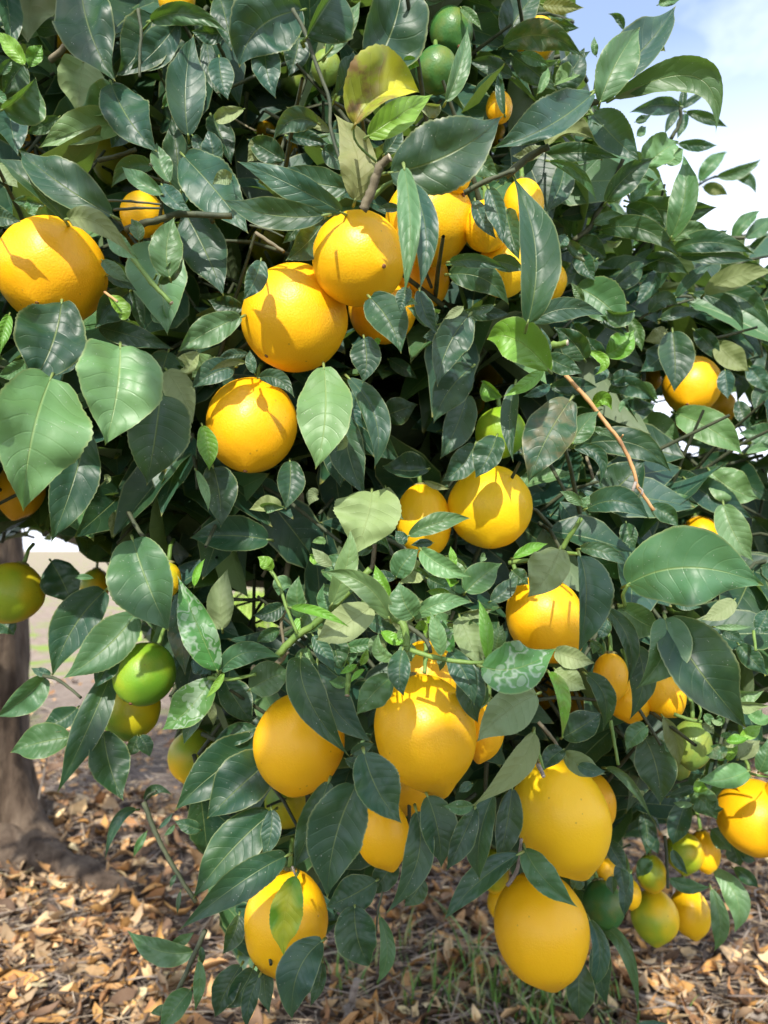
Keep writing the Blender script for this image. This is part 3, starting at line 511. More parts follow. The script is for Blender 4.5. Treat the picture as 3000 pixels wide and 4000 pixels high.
LEAVES = """@A
520 -120 750 530 370 -1 d
200 -150 180 280 360 2 p
20 -100 60 350 150 1 d
160 420 -40 200 110 0 y
190 430 275 290 100 -1 y
0 480 85 370 60 0 l
20 710 230 500 200 -1 l m=.85
150 420 20 620 160 1 d
540 400 510 750 300 1 P
820 640 508 720 190 0 L m=.8
850 795 250 960 210 0 L m=.6
720 540 1020 985 290 -1 d m=.42
1220 880 1255 220 250 0 b
1060 690 1310 660 100 0 l q=1180,600
975 135 1480 215 130 -1 l q=1230,90
1000 100 750 500 300 2 d
1150 150 830 480 200 2 b
1959 65 1550 440 400 0 b q=1680,180
1420 -30 1500 330 190 1 d
1460 200 1240 200 110 1 d
1420 370 1480 650 165 1 b
1340 270 1440 650 110 2 d
1375 1080 1345 840 140 0 b
1370 750 1500 1070 150 2 d
1170 1240 1110 750 170 1 d
1100 1180 1015 920 130 -1 l m=.6
1000 1080 720 1220 120 1 l q=840,1090
1050 1260 785 1075 110 -1 l m=.6
1050 1200 1240 1370 120 -1 b
730 1400 115 970 270 -2 d m=.6
420 1430 -20 1020 190 -1 d m=.8
290 1330 80 1300 90 1 l
200 1290 230 1410 80 1 l
440 1420 870 1670 150 -3.5 o q=640,1450
715 1500 900 1680 120 -3 L
900 1560 850 1415 90 -1 l
1100 1800 1130 1405 210 -2 l q=1080,1600
1200 1380 1450 1920 300 1 b
1190 1010 1610 1515 330 0 b
2100 1395 1435 1290 190 -2 d m=.55
2219 1380 1535 1045 180 -1 b q=1850,1180
60 700 120 1010 190 1 b
380 760 170 870 90 1 l
0 1060 120 1220 110 1 p
840 820 720 960 130 2 b
1250 880 1320 1060 80 2 d
-20 600 40 690 70 0 l
1700 880 1600 1050 120 1 p
-60 1400 140 1440 110 -1 d
@B
740 470 950 -230 400 0 d
330 240 560 -100 280 -1 d m=.85
450 375 680 0 130 1 l
60 250 130 640 190 0 b
520 610 630 330 160 1 d
640 810 1060 600 320 -3 Y m=.2 q=820,600
725 885 1150 610 190 -2 y
870 1120 1600 750 430 -3 d m=.47
1230 660 1370 170 120 -1 l
960 400 1060 430 80 0 y
640 1300 505 735 240 -1 o q=650,1000
400 800 110 915 150 -1 b q=230,780
480 850 190 690 80 1 o
200 880 480 940 100 1 d
600 1220 125 1080 190 0 b
960 1085 960 1910 150 -4 L q=1000,1500
1000 1190 1060 1885 170 -3.4 b q=1100,1500
930 1350 780 1365 60 -1 d
440 1420 190 1690 200 1 d
300 1400 170 1580 100 1 d
1659 500 1370 400 110 1 b
1610 740 1580 430 60 0 b
1390 990 1575 1135 150 -1 l
830 1000 950 790 110 0 d
1330 50 1465 200 60 -1 l
1200 -40 1590 80 120 2 d
1100 150 1020 320 90 2 p
430 970 600 1130 130 2 b
180 1040 -60 900 160 1 d
280 240 210 500 170 2 d
1420 1300 1560 1550 110 1 b
@C
520 610 -130 960 240 -2 b m=.7
525 590 1065 35 270 -1 b m=.35
570 665 830 175 250 -2 l m=.55
660 640 1320 865 200 -2 l q=1190,500 m=.45
670 635 1070 540 55 -1 p
520 735 840 1050 220 -1 b m=.42
450 840 600 850 100 0 b
225 950 540 905 150 -1 o m=.2 q=370,850
180 1020 710 1030 120 1 d
1090 690 760 730 110 5 b
1100 700 1110 550 50 8 d
1110 700 1260 600 50 8 d
1130 725 1400 825 70 8 d
1090 700 990 870 60 8 d
1120 740 1070 900 70 8 b
1080 930 1335 940 75 6 d
870 1080 1080 920 200 0 L
610 1310 930 1020 160 -2 d m=.6
1030 1540 1110 1000 170 -2 l q=1120,1260
760 1310 1335 1340 200 1 d
740 1340 1000 1480 130 0 d
570 1490 1100 1680 150 -1 d q=860,1490
1050 1560 1295 1530 110 0 l q=1170,1490
1050 1620 1580 1650 140 -1 d q=1300,1570
1300 1530 1400 1490 40 1 d
320 1400 640 1270 100 1 b
340 1060 210 1380 150 1 d
240 1045 545 1300 75 -1 l q=430,1120
500 1180 310 1360 150 2 d
100 2095 0 1140 250 -3 d m=.62 q=150,1600
355 1530 290 1630 90 -1 b
360 1560 560 1700 80 0 l
420 1570 620 1680 140 1 d
-60 300 470 375 180 0 d q=200,230
-40 250 200 -80 220 1 d
200 30 470 50 90 1 o
250 120 440 180 70 1 d
720 190 620 90 50 1 d q=695,115
545 360 535 235 45 1 l
950 30 1100 -10 70 1 l
280 560 470 310 190 2 d
300 430 510 330 80 2 d
0 360 290 590 160 1 d
60 350 250 430 80 0 l
165 610 235 430 60 0 L
1220 1175 1400 980 95 22 l
1330 1140 1620 1025 80 22 l
1420 1140 1580 1260 70 22 b q=1530,1160
1240 1210 1400 1265 80 22 o
1440 1110 1600 1065 40 22 d
1440 1550 1615 1360 90 15 l
1510 1540 1700 1400 110 15 l
1540 1600 1720 1560 90 15 d
920 270 995 335 55 1 o
800 790 900 745 50 3 d
810 880 870 820 60 3 l
1000 1060 1110 960 100 1 L
770 1310 935 1170 90 1 l
530 1450 740 1400 80 0 l
420 1550 680 1520 70 2 b
210 960 0 1010 90 2 p
-150 1220 -60 1580 130 0 b
-40 1360 50 1690 150 0 d
-130 1690 90 1760 110 0 d
@D
400 300 205 830 430 0 d
330 790 150 1659 560 -2 L m=.4 q=205,1180
780 590 680 1230 530 -2 L q=755,900
1040 900 950 1490 400 -1 d
1080 740 1250 1090 190 0 p
1150 950 1030 1370 250 1 p
560 1150 330 1860 280 1 d
990 -100 1085 515 370 0 L
1030 180 1190 -40 90 -2 l m=.8
1565 395 1150 625 190 -2 l
1570 330 1345 280 130 1 d
1690 30 1570 290 140 -1 b
640 460 1130 605 150 1 d q=860,520
840 230 620 470 190 1 b
860 230 935 495 90 1 l
665 30 850 175 90 0 l
700 130 890 230 80 0 d
170 680 -20 780 110 1 L
60 380 0 640 80 0 y
1385 660 1240 790 150 1 L
1520 720 1240 860 160 0 b
1610 640 1400 680 80 0 b
1590 690 1350 755 50 -1 o q=1470,695
1310 1100 1355 1390 130 0 y
1380 1370 1430 1760 230 1 d
1270 1390 1350 1659 60 0 L
1650 760 1620 610 70 -1 d
510 685 370 780 50 2 b
1090 620 1040 930 240 1 d
@E
440 720 385 1385 350 -2 L
600 790 765 1385 165 -2 b q=775,1060
580 1000 710 1560 230 0 d q=600,1280
560 1160 550 1500 200 1 d
600 870 700 1120 110 1 b
700 530 690 825 200 -2 d
740 270 940 635 250 -1.5 d
990 210 935 370 100 -2 b
1060 225 1180 500 120 -1 d
1240 470 1075 525 120 1 b
1380 385 1175 850 240 -2 b
1250 120 1640 320 190 0 d q=1480,150
1255 40 1650 100 90 -1 b q=1450,30
1540 320 1330 350 60 0 l
1340 330 1210 410 60 -1 p
1350 390 1659 380 90 1 d
830 1040 1050 960 180 2 d
860 670 1050 800 90 4 d
1400 720 1150 1090 230 0 d
1370 900 1190 1320 200 1 b
1110 1380 815 1360 170 0 d m=.75
1420 1220 1200 1465 170 0 d
1560 1170 1420 1440 190 -1 d
750 1530 640 1939 430 -1 P q=720,1700
220 1330 190 1645 180 1 d
840 1500 960 1710 110 0 p
1095 1460 1260 1510 45 -1 o
20 790 250 920 110 -1 d q=150,800
1679 830 1669 1340 110 -1 d
@F
110 440 610 390 150 -2 b q=350,340
560 400 740 520 60 -1 b
420 200 740 470 260 0 l
460 300 380 175 60 -1 l
610 640 790 480 170 -1 y
470 670 270 460 170 0 d
600 660 480 520 110 0 d
500 620 530 775 70 -1 y q=595,690
600 720 540 830 100 -1 b
640 800 820 760 110 0 b
630 880 950 965 130 -1 b q=780,840
820 830 955 930 100 0 l
680 1000 930 960 150 1 d
800 1100 1085 1285 170 1 l q=970,1120
850 1160 1005 1255 70 0 L
430 1230 1030 1400 190 -1 d q=780,1215
380 930 105 1480 310 -2 d
390 1220 570 1000 150 -2 l
520 990 650 1005 100 -2 y q=590,920
400 1245 565 1485 90 -1 d q=570,1300
440 1180 665 1195 60 -1 l q=560,1135
550 1610 860 1310 290 0 d
480 1640 895 1709 170 -1 b q=700,1590
450 1620 310 1525 70 -2 l
455 1630 505 1550 60 -2 l
1040 490 1050 885 220 -1 d
1380 740 1400 930 110 -.5 b
1060 1020 1500 1290 220 -1 L m=.45 q=1300,1130
1280 1390 1600 1570 230 -1 L m=.45
1760 1200 1465 1150 160 0 l
1520 1280 1700 1240 60 0 L
1130 1450 1560 1700 190 0 b
1010 1410 1265 1450 120 1 d
860 40 1150 120 130 0 d q=1000,40
1090 0 1580 30 110 -1 d q=1330,0
1250 245 1720 100 150 -1 o q=1450,130
1290 235 1680 500 140 0 d q=1520,290
1165 245 1500 490 100 0 b q=1390,310
1060 270 1310 50 80 0 b
890 365 1080 330 110 0 d q=990,280
940 90 790 330 110 1 b
650 200 860 20 130 1 d
760 400 840 620 90 0 l
1000 480 850 550 110 1 o
1010 600 830 750 170 1 b
960 410 1230 370 80 1 b
1325 560 1540 750 160 0 o
1180 480 1340 690 120 1 d
1540 720 1659 880 120 1 b
1470 940 1530 1120 100 1 d
1659 830 1580 1020 100 1 d
550 20 280 150 160 1 d
430 -30 540 160 130 0 d
250 850 560 850 120 1 d
250 835 70 910 70 1 b
400 440 510 590 110 2 d
240 740 -164 540 270 -3.5 y q=20,540
200 740 -60 910 90 -3 y
215 650 465 760 130 -3 b
240 640 185 460 50 -3 b
250 750 170 560 90 -2.5 y
@G
860 180 1095 775 400 -2 l m=.58
680 510 340 1070 270 1 d q=470,760
880 660 405 1080 280 0 l
290 1070 -30 1330 180 0 l m=.4
460 1460 65 1560 220 0 l
500 1270 265 1390 150 1 d
740 1000 370 1824 200 0 d q=570,1400
670 1420 800 1874 250 -1 d
1410 1030 1150 410 220 -2 M q=1290,760
1260 480 1330 300 50 -2 y
1170 520 1200 1060 170 0 b
1440 760 1480 360 170 1 p
1430 1030 1834 950 150 -1 l q=1600,910
1619 1150 1884 1030 220 0 l
1370 1080 1045 1415 240 -2 M
1450 1040 1330 1210 50 -2 y
1320 1260 1190 1510 100 0 d
770 920 620 1140 140 0 d
330 1050 200 1010 60 0 b
0 720 90 800 130 3 d
330 320 470 600 240 3 d
1740 180 1225 170 230 2 d
890 1450 830 1590 90 1 d
910 1450 970 1590 100 1 d
1450 1080 1640 1370 200 2 d
1750 1480 1130 1940 330 0 d
1659 1400 1380 1480 140 1 d
1350 1220 1380 1390 60 1 o
1250 950 1370 1060 130 1 b
750 0 720 170 90 2 o
@H
490 600 610 110 150 -2 L q=590,330
490 350 360 230 80 -2 p
865 690 415 390 150 -3 L q=690,460
100 380 10 290 90 -2 y
290 690 280 410 120 -2 l
225 620 610 750 65 -3 y q=400,650
460 640 440 460 110 0 l
750 610 390 830 230 -2 P q=560,740
720 700 920 770 120 0 b
900 950 800 775 90 -2 L q=800,900
870 550 770 340 80 -2 y
900 430 735 420 80 0 d
910 420 1060 240 160 -2 l
1020 680 930 450 200 -3 l
1020 690 1415 590 120 -3 L q=1200,590
990 155 1395 40 130 -2 l q=1180,70
1145 200 1000 215 60 -1 d
960 210 900 120 80 -2 d
1070 245 1395 420 140 -3 L q=1210,350
1290 360 1260 220 50 -2 y
1360 520 1595 330 190 -2 l
1110 430 1270 500 120 -1 d
1520 580 1700 400 110 1 b
1500 960 1440 565 90 -4 y q=1495,760
1200 930 1130 650 110 -3 L
1270 900 1200 680 100 -2 M
1250 900 1415 1255 160 -1.5 b
1320 680 1480 1000 180 -1 p
1560 900 1600 730 110 -1 l
1460 1000 1949 880 330 -5 M q=1700,1010
1939 900 2199 980 140 -5 P
1939 1020 2139 1150 150 -5 P
1899 1040 1979 1480 90 -5 y q=1989,1200
1400 960 1440 1370 190 -.5 b
1819 1180 1430 1490 270 -1.5 p m=.45
1799 1430 1390 1909 160 -1 o q=1689,1659
950 890 960 1195 150 -2 d q=930,1050
880 1070 650 1320 190 -1.5 l
290 940 610 1590 230 -1 d q=350,1230
400 980 760 1500 240 0 b q=490,1250
370 800 510 1035 110 -1 b
500 790 560 1030 170 0 d
650 990 540 1050 45 -2 y
680 990 720 880 50 -2 y
700 1020 610 1110 40 -2 y
180 600 -20 670 120 1 d
150 770 0 850 90 1 l
620 1570 770 1500 80 0 d
580 1600 730 1640 80 1 d
@I
750 470 1635 475 500 -3 l q=1150,360 m=.47
310 240 100 555 260 -3 p
440 285 425 930 210 -3 b q=480,560 m=.2
440 240 780 365 100 -1 b q=600,260
10 300 235 205 70 -1 y q=120,240
615 630 745 1120 115 -2 d q=760,850
700 610 970 770 220 -1 l
990 690 800 1150 260 -3 l m=.4 q=980,920
1000 690 1520 1400 390 -3 d q=1215,1030 m=.4
800 870 760 1350 170 -2 b q=850,1100
330 1460 580 1300 190 -2 d
480 1050 590 1420 130 -1 d q=600,1200
870 1390 740 1550 120 -2 l
1050 580 1230 620 90 0 b
1440 570 1220 700 120 0 p
1315 745 1565 745 40 0 L
1350 760 1500 840 80 1 d
1470 860 1659 1060 130 1 d
1370 -50 1565 320 190 -1 L
740 70 800 240 110 1 d
900 -40 1080 100 120 0 b
1659 640 1570 800 120 1 d
0 380 110 470 120 1 d
620 700 550 820 90 1 b
1100 880 1160 1090 70 0 o
1480 1460 1620 1380 80 0 y
1470 1600 1610 1480 110 0 p
1400 1610 1470 1470 70 0 y
1600 1680 1659 1460 110 -1 l
1320 1560 1380 1610 50 0 y
1230 1380 1310 1440 60 0 p
330 1540 190 1680 120 0 d
340 1560 610 1700 140 -1 p
860 1460 960 1899 260 0 d
980 1330 1080 1659 110 -.5 o
1530 1679 1195 1739 150 -2 L
1250 1310 1310 1390 60 0 l
@J
880 270 680 600 70 1 b q=760,350
950 415 865 580 50 1 l
940 210 1120 180 65 1 d q=1010,135
1030 390 1120 290 30 1 b
1130 370 1060 440 35 1 l
1300 400 1130 340 90 1 d
1759 -60 1340 330 330 0 d
1759 290 1250 850 300 -1 d
1854 570 1155 1055 210 -2 d q=1560,740
1250 1190 820 1045 150 0 l q=1020,1180
1100 1150 1260 1060 70 1 l
1550 950 1440 1210 120 1 d
1235 1440 1040 1700 150 0 l
1100 1570 970 1590 60 0 l
1290 1250 1260 1580 80 0 l
1560 1280 1390 1620 170 0 d
1640 1300 1460 1560 170 0 d
1680 1350 1600 1700 110 -1 d
1170 800 1150 950 30 1 d
1140 690 1100 780 30 1 d
1300 1160 1310 1280 40 1 d
@K
470 90 240 660 220 -2 d
650 110 465 845 370 -3 d
700 -100 945 360 290 -2 d
260 700 180 1215 210 -3 Z
430 1120 235 1645 250 -1 b q=270,1330
780 730 450 900 230 1 d
640 900 740 1290 270 0 d
800 960 780 1400 100 0 l q=850,1200
1040 280 840 945 190 -1 d q=1040,620
1110 180 1200 650 240 0 d
1420 260 1230 670 150 -1 d q=1330,470
1540 170 1450 730 180 -1 d q=1450,450
1660 130 1560 650 170 0 d
1700 560 1215 993 160 -2 d
1410 240 1210 245 90 -1 l
1400 100 1310 160 60 -1 d
1080 720 960 900 150 1 d
430 1260 350 1550 90 1 d
60 1240 90 1600 120 1 d
100 270 40 590 130 0 b
900 580 720 820 160 2 d
@M
85 520 430 905 180 -3 l q=210,720
610 0 920 360 60 -1 l q=760,100
1015 185 1240 120 60 0 d
1140 180 1040 500 140 -1 d q=1080,360
1160 160 1330 340 170 1 l
1290 400 1420 540 130 1 l
500 980 470 1470 110 -1 b q=570,1230
540 1015 820 1620 90 -1 l q=740,1190
600 1060 620 1550 140 0 d
440 1250 440 1640 180 0 d
770 680 730 970 90 -3 b
1020 720 1290 770 90 -1 l
1290 780 1310 1190 110 -1 l q=1350,1000
1300 650 1440 1070 150 -.5 L q=1460,850
1320 800 1420 1010 60 0 d
1440 650 1600 780 90 0 d
1040 530 1140 690 70 -3 b
620 470 750 670 110 -2 d
890 390 950 560 80 0 b
700 620 740 830 100 -3 b
650 700 660 820 70 -4 d
900 600 810 710 90 -1 l
850 290 870 570 110 1 d
800 1680 1050 1670 90 0 b
400 780 470 680 90 0 d
1420 490 1480 640 110 1 d
1480 540 1580 600 70 1 d
430 -20 610 20 90 -2 b"""
hl = []; tl = None; hand_pts = []
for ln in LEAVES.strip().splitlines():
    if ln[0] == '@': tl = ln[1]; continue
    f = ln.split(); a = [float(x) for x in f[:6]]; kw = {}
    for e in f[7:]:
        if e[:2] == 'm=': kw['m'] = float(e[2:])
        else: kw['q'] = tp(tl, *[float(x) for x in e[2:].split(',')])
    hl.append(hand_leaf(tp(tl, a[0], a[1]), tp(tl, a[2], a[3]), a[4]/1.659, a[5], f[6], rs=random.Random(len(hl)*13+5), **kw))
rr_ = random.Random(404)
for k in range(150):
    px, py = (rr_.gauss(1500, 260), rr_.gauss(2390, 170)) if k < 85 else (rr_.gauss(2760, 150), rr_.gauss(2960, 130)) if k < 115 else (rr_.uniform(100, 2900), rr_.uniform(100, 2300))
    if any(((px-l[0])/(l[2]+25))**2+((py-l[1])/(l[3]+25))**2 < 1 for l in LEMON_SPOTS): continue
    if 850 < px < 1110 and 2240 < py < 2520: continue
    a = rr_.uniform(0, 6.28); L_ = rr_.uniform(55, 150); B_ = np.array([px, py]); T_ = B_+L_*np.array([math.cos(a), abs(math.sin(a))*.7-.2])
    hl.append(hand_leaf(B_, T_, L_*rr_.uniform(.32, .62), rr_.choice((-1.5, -.5, .5, 1)), rr_.choice('LLlylPp'), m=rr_.choice((.5, .3, .7, .2, .8)), q=(B_+T_)/2+np.array([rr_.gauss(0, .14), rr_.gauss(0, .14)])*L_, rs=random.Random(k*31)))
hl.sort(key=lambda h: -h[6])
SPECIAL = {}
for V, F, UV, cols, fx, org, ar in hl[:300]:
    lo = link('leaf', mesh('leaf', V, F, M_LEAF, UV, cols, fx), tree, org-TL)
    if fx[0][0] == 1: lo['label'] = 'green leaf marked with silvery leaf miner trails'
    elif fx[0][1] == 1: lo['label'] = 'curled yellow leaf with brown dead patches'
    elif fx[0][2] > .5: lo['label'] = 'bright green leaf turning yellow at one side'
# the smaller traced leaves and everything deeper in the crown, plus the added shading overhang: one mass
SV, SF, SU, SCc, SX = [], [], [], [], []; off = 0
for V, F, UV, cols, fx, org, ar in hl[300:]:
    SV.append(np.array([v+org for v in V])); 
    F4 = [f for f in F if len(f) == 4]
    SF.append(np.array(F4)+off); off += len(V); SU.append(np.array(UV)); SCc.append(cols); SX.append(fx)
# ------------------------------------------------------------------ lemons
RC = {'o':((.93,.49,.006),None),'y':((.92,.535,.007),None),'O':((.80,.40,.008),None),'g':((.13,.32,.02),(.30,.42,.02)),'D':((.035,.13,.03),(.07,.20,.04)),  # O: the orange of o with shade put into the rind colour
      'g2':((.14,.26,.05),(.22,.32,.05)),'G':((.24,.28,.02),(.42,.36,.01)),'yt':((.92,.54,.008),(.45,.46,.02)),'yG':((.90,.55,.010),(.30,.40,.02)),'yg':((.66,.50,.010),(.14,.28,.02))}
LSPH = []
def lemon(i, cx, cy, rx, ry, z, ang, tow, c, scar, label):
    r = random.Random(i*7+3); d0 = D(cx, cy); off = z*.022
    rm = (rx+ry)/2
    if z >= 2: off = max(off, min(.42, FPX*.026/rm - d0))
    d = (d0+off)/(1-rm/FPX)
    a2 = math.radians(ang); ax = Vector((math.cos(a2), 0, -math.sin(a2)))*math.sqrt(1-tow*tow)+Vector((0, -tow, 0)); ax.normalize()
    m = d/FPX; Rr = min(rx, ry)*m*.985; tgt = max(rx, ry)*m*.97; s2 = 1-tow*tow
    Ra = min(math.sqrt(max(tgt*tgt-Rr*Rr*(1-s2), (Rr*.96)**2*s2)/s2), Rr*1.35); Ra = max(Ra, Rr*.96)
    if abs(math.cos(a2)) > .75: Ra = Rr*1.04
    n1, n2 = 28, 40; V = []; Cc = []; q = ax.to_track_quat('Z', 'Y'); sd = r.random()*99
    gdir = Vector((r.uniform(-1, .2), r.uniform(-1, 0), r.uniform(-.5, 1))).normalized(); base, gr = RC[c]
    base = np.array(base)*np.array([r.uniform(.95, 1.05), r.uniform(.94, 1.06), 1]); f2 = np.array(gr) if gr else None
    nip = .14 if i == 11 else .035+r.uniform(0, .03) if tow > .19 and rm > 100 else .07+r.uniform(0, .06)
    for a in range(n1+1):
        th = math.pi*a/n1                                 # 0 = stylar end
        for b in range(n2):
            ph = 2*math.pi*b/n2
            n = Vector((math.sin(th)*math.cos(ph), math.sin(th)*math.sin(ph), math.cos(th)))
            k = 1+.030*noise.noise(n*1.6+Vector((sd, 0, 0)))+.010*noise.noise(n*5+Vector((0, sd, 0)))
            R = Vector((n.x*Rr*k, n.y*Rr*k, n.z*Ra*k))
            R.z += Ra*nip*math.exp(-(th/.26)**2)
            e = (math.pi-th); R.z += Rr*(.045*math.exp(-(e/.14)**2)-.02*math.exp(-(e/.35)**2))
            if e < .9: 
                sh = 1-.05*(1-e/.9); R.x *= sh; R.y *= sh
            V.append(q @ R)
            cc = base
            if gr is not None:
                wn = (q @ n); g = .42+.8*wn.dot(gdir)+.5*noise.noise(wn*1.8+Vector((sd, 3, 1))); g = min(1, max(0, g))
                if c == 'yt': g = max(0, .9*(-wn.x)+.3*wn.z-.45)
                if c in ('g', 'D', 'g2', 'G'): g = g*.6
                cc = base*(1-g)+f2*g
            Cc.append(cc)
    F = [(a*n2+b, (a+1)*n2+b, (a+1)*n2+(b+1) % n2, a*n2+(b+1) % n2) for a in range(n1) for b in range(n2)]
    ctr = at(cx, cy, d)
    o = link('lemon', mesh('lemon', V, np.array(F), M_RIND, cols=np.array(Cc)), None, ctr)
    tag(o, label, 'lemon', 'lemons hanging on the tree')
    stem = -(ax*Ra*1.0)
    # calyx: five lobes round the stalk
    cv = []; cf = []; q2 = (-ax).to_track_quat('Z', 'Y')
    cv.append(q2 @ Vector((0, 0, .0015)))
    for k in range(20):
        w = 2*math.pi*k/20; rr = .0046+.0022*math.cos(5*w)
        cv.append(q2 @ Vector((rr*math.cos(w), rr*math.sin(w), .0004-.0008*math.cos(5*w))))
    for k in range(20):
        w = 2*math.pi*k/20; cv.append(q2 @ Vector((.003*math.cos(w), .003*math.sin(w), -.003)))
    for k in range(20):
        cf.append((0, 1+k, 1+(k+1) % 20)); cf.append((1+k, 21+k, 21+(k+1) % 20, 1+(k+1) % 20))
    link('calyx', mesh('calyx', cv, cf, M_CALYX), o, stem-ax*.0006)
    up = Vector((0, .35, 1)).normalized(); s0 = stem
    ln = .010
    TVv, TF = tube_data([s0, s0-ax*.006, s0-ax*.010+up*ln*.4, s0-ax*.010+up*ln+Vector((0, .008, 0))], [.0022, .0019, .0017, .0019], 7)
    link('stalk', mesh('stalk', TVv, TF, M_GREENTWIG), o)
    if scar or abs(tow) > .4:
        tip = ax*Ra*(1+nip)*1.004; sv = [q @ Vector((0, 0, .0002))]; sf = []
        for rr, zz in ((.0008, .0005), (.0013, .0003), (.0017, -.0006)):
            for k in range(10): w = 2*math.pi*k/10; sv.append(q @ Vector((rr*math.cos(w), rr*math.sin(w), zz)))
        for k in range(10): sf.append((0, 1+k, 1+(k+1) % 10))
        for g in range(2):
            for k in range(10): sf.append((1+g*10+k, 11+g*10+k, 11+g*10+(k+1) % 10, 1+g*10+(k+1) % 10))
        link('stylar_scar', mesh('stylar_scar', sv, sf, M_SCAR), o, tip)
    LSPH.append((cx, cy, max(rx, ry), d-Rr, d+Rr, ctr, max(Ra, Rr)))
    return o
for i, l in enumerate(LEMONS): lemon(i, *l)
# ------------------------------------------------------------------ the mass of the crown and the added shading overhang
TOPX = [-3000, 2180, 2210, 2260, 2330, 2450, 2560, 2640, 2720, 2850, 3000, 6000]; TOPY = [-9999, -9999, -400, 230, 420, 520, 640, 780, 880, 920, 880, 650]
BX = [-2000, 0, 180, 380, 430, 640, 700, 740, 860, 960, 1200, 1320, 1460, 1560, 1720, 1860, 2000, 2260, 2400, 2500, 2640, 2820, 3000, 5000]
BY = [2250, 2150, 2165, 2200, 2300, 2620, 3000, 3300, 3620, 3820, 3820, 3600, 3520, 3340, 3260, 3230, 3480, 3650, 3420, 3300, 3230, 3120, 2950, 2600]
HOLES = [(2975,1165,30),(2995,1010,16),(2585,1600,34),(2688,1733,14),(2702,1792,14),(2872,1662,14),(2988,1990,18),(2985,2080,16),(2385,695,16),(2360,735,10),(2435,805,20),(2590,1065,12),(2445,402,14),(2515,960,12),(50,748,26),(38,1212,10),(782,1607,8),(1628,1697,11),(985,2395,40),(1060,2458,26),(1012,2300,16),(1110,2590,8),(1130,2690,8),(880,2445,16),(2985,2690,20),(2995,2750,16),(1000,2570,12),(900,2330,8),(100,2130,24),(150,2170,40),(270,2165,34),(340,2225,30),(1225,2180,9),(1110,2140,8),(2930,1960,12),(640,2200,0)]
HX = np.array(HOLES, dtype=float)
def proj(p):
    r = p-np.array([0, 0, CAMH]); d = r @ np.array(cF); return 1500+(r[..., 0])/d*FPX, 2000-(r @ np.array(cU))/d*FPX, d
def ok_pts(P):
    x, y, d = proj(P)
    if (d < .12).any(): return False
    if (y < np.interp(x, TOPX, TOPY)).any() or (y > np.interp(x, BX, BY)).any(): return False
    dd = (x[:, None]-HX[None, :, 0])**2+(y[:, None]-HX[None, :, 1])**2
    if (dd < (HX[None, :, 2]+6)**2).any(): return False
    return True
LC = np.array([(l[0], l[1], l[2], l[3], l[4]) for l in LSPH]); LCT = np.array([list(l[5]) for l in LSPH]); LR = np.array([l[6] for l in LSPH])
gv = np.linspace(0, 1, 9)
def mass_leaf(base, tipdir, L_, w_, nrm, r, col):
    t = tipdir; s = np.cross(t, nrm); s /= np.linalg.norm(s)+1e-9; n = np.cross(s, t)
    bend = r.uniform(.05, .25)*L_; fold = r.uniform(.1, .5); pw = prof(gv)*w_*.5; rp = r.uniform(0, 6)
    V = np.zeros((9, 5, 3))
    for j in range(5):
        q = (j-2)/2.; jag = 1+(.04*np.where(np.arange(9) % 2, 1, -1) if abs(q) == 1 else 0)
        V[:, j] = base + np.outer(gv*L_, t) + np.outer(pw*q*jag*math.cos(fold), s) + np.outer(pw*abs(q)*math.sin(fold)-bend*gv*gv + .04*w_*np.sin(gv*9+rp+q)*abs(q), n)
    return V.reshape(-1, 3)
MF = np.array([(i*5+j, i*5+j+1, (i+1)*5+j+1, (i+1)*5+j) for i in range(8) for j in range(4)])
MU = np.array([((j-2)/2., v) for v in gv for j in range(5)])
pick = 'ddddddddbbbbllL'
r = random.Random(99)
SHADE_OVER = 2300  # unseen leaves added above and behind the viewer, shading the low lemons
tw_v, tw_f, tw_o = [], [], 0
nleaf = 0; tries = 0
def unit(v): return v/(np.linalg.norm(v)+1e-9)
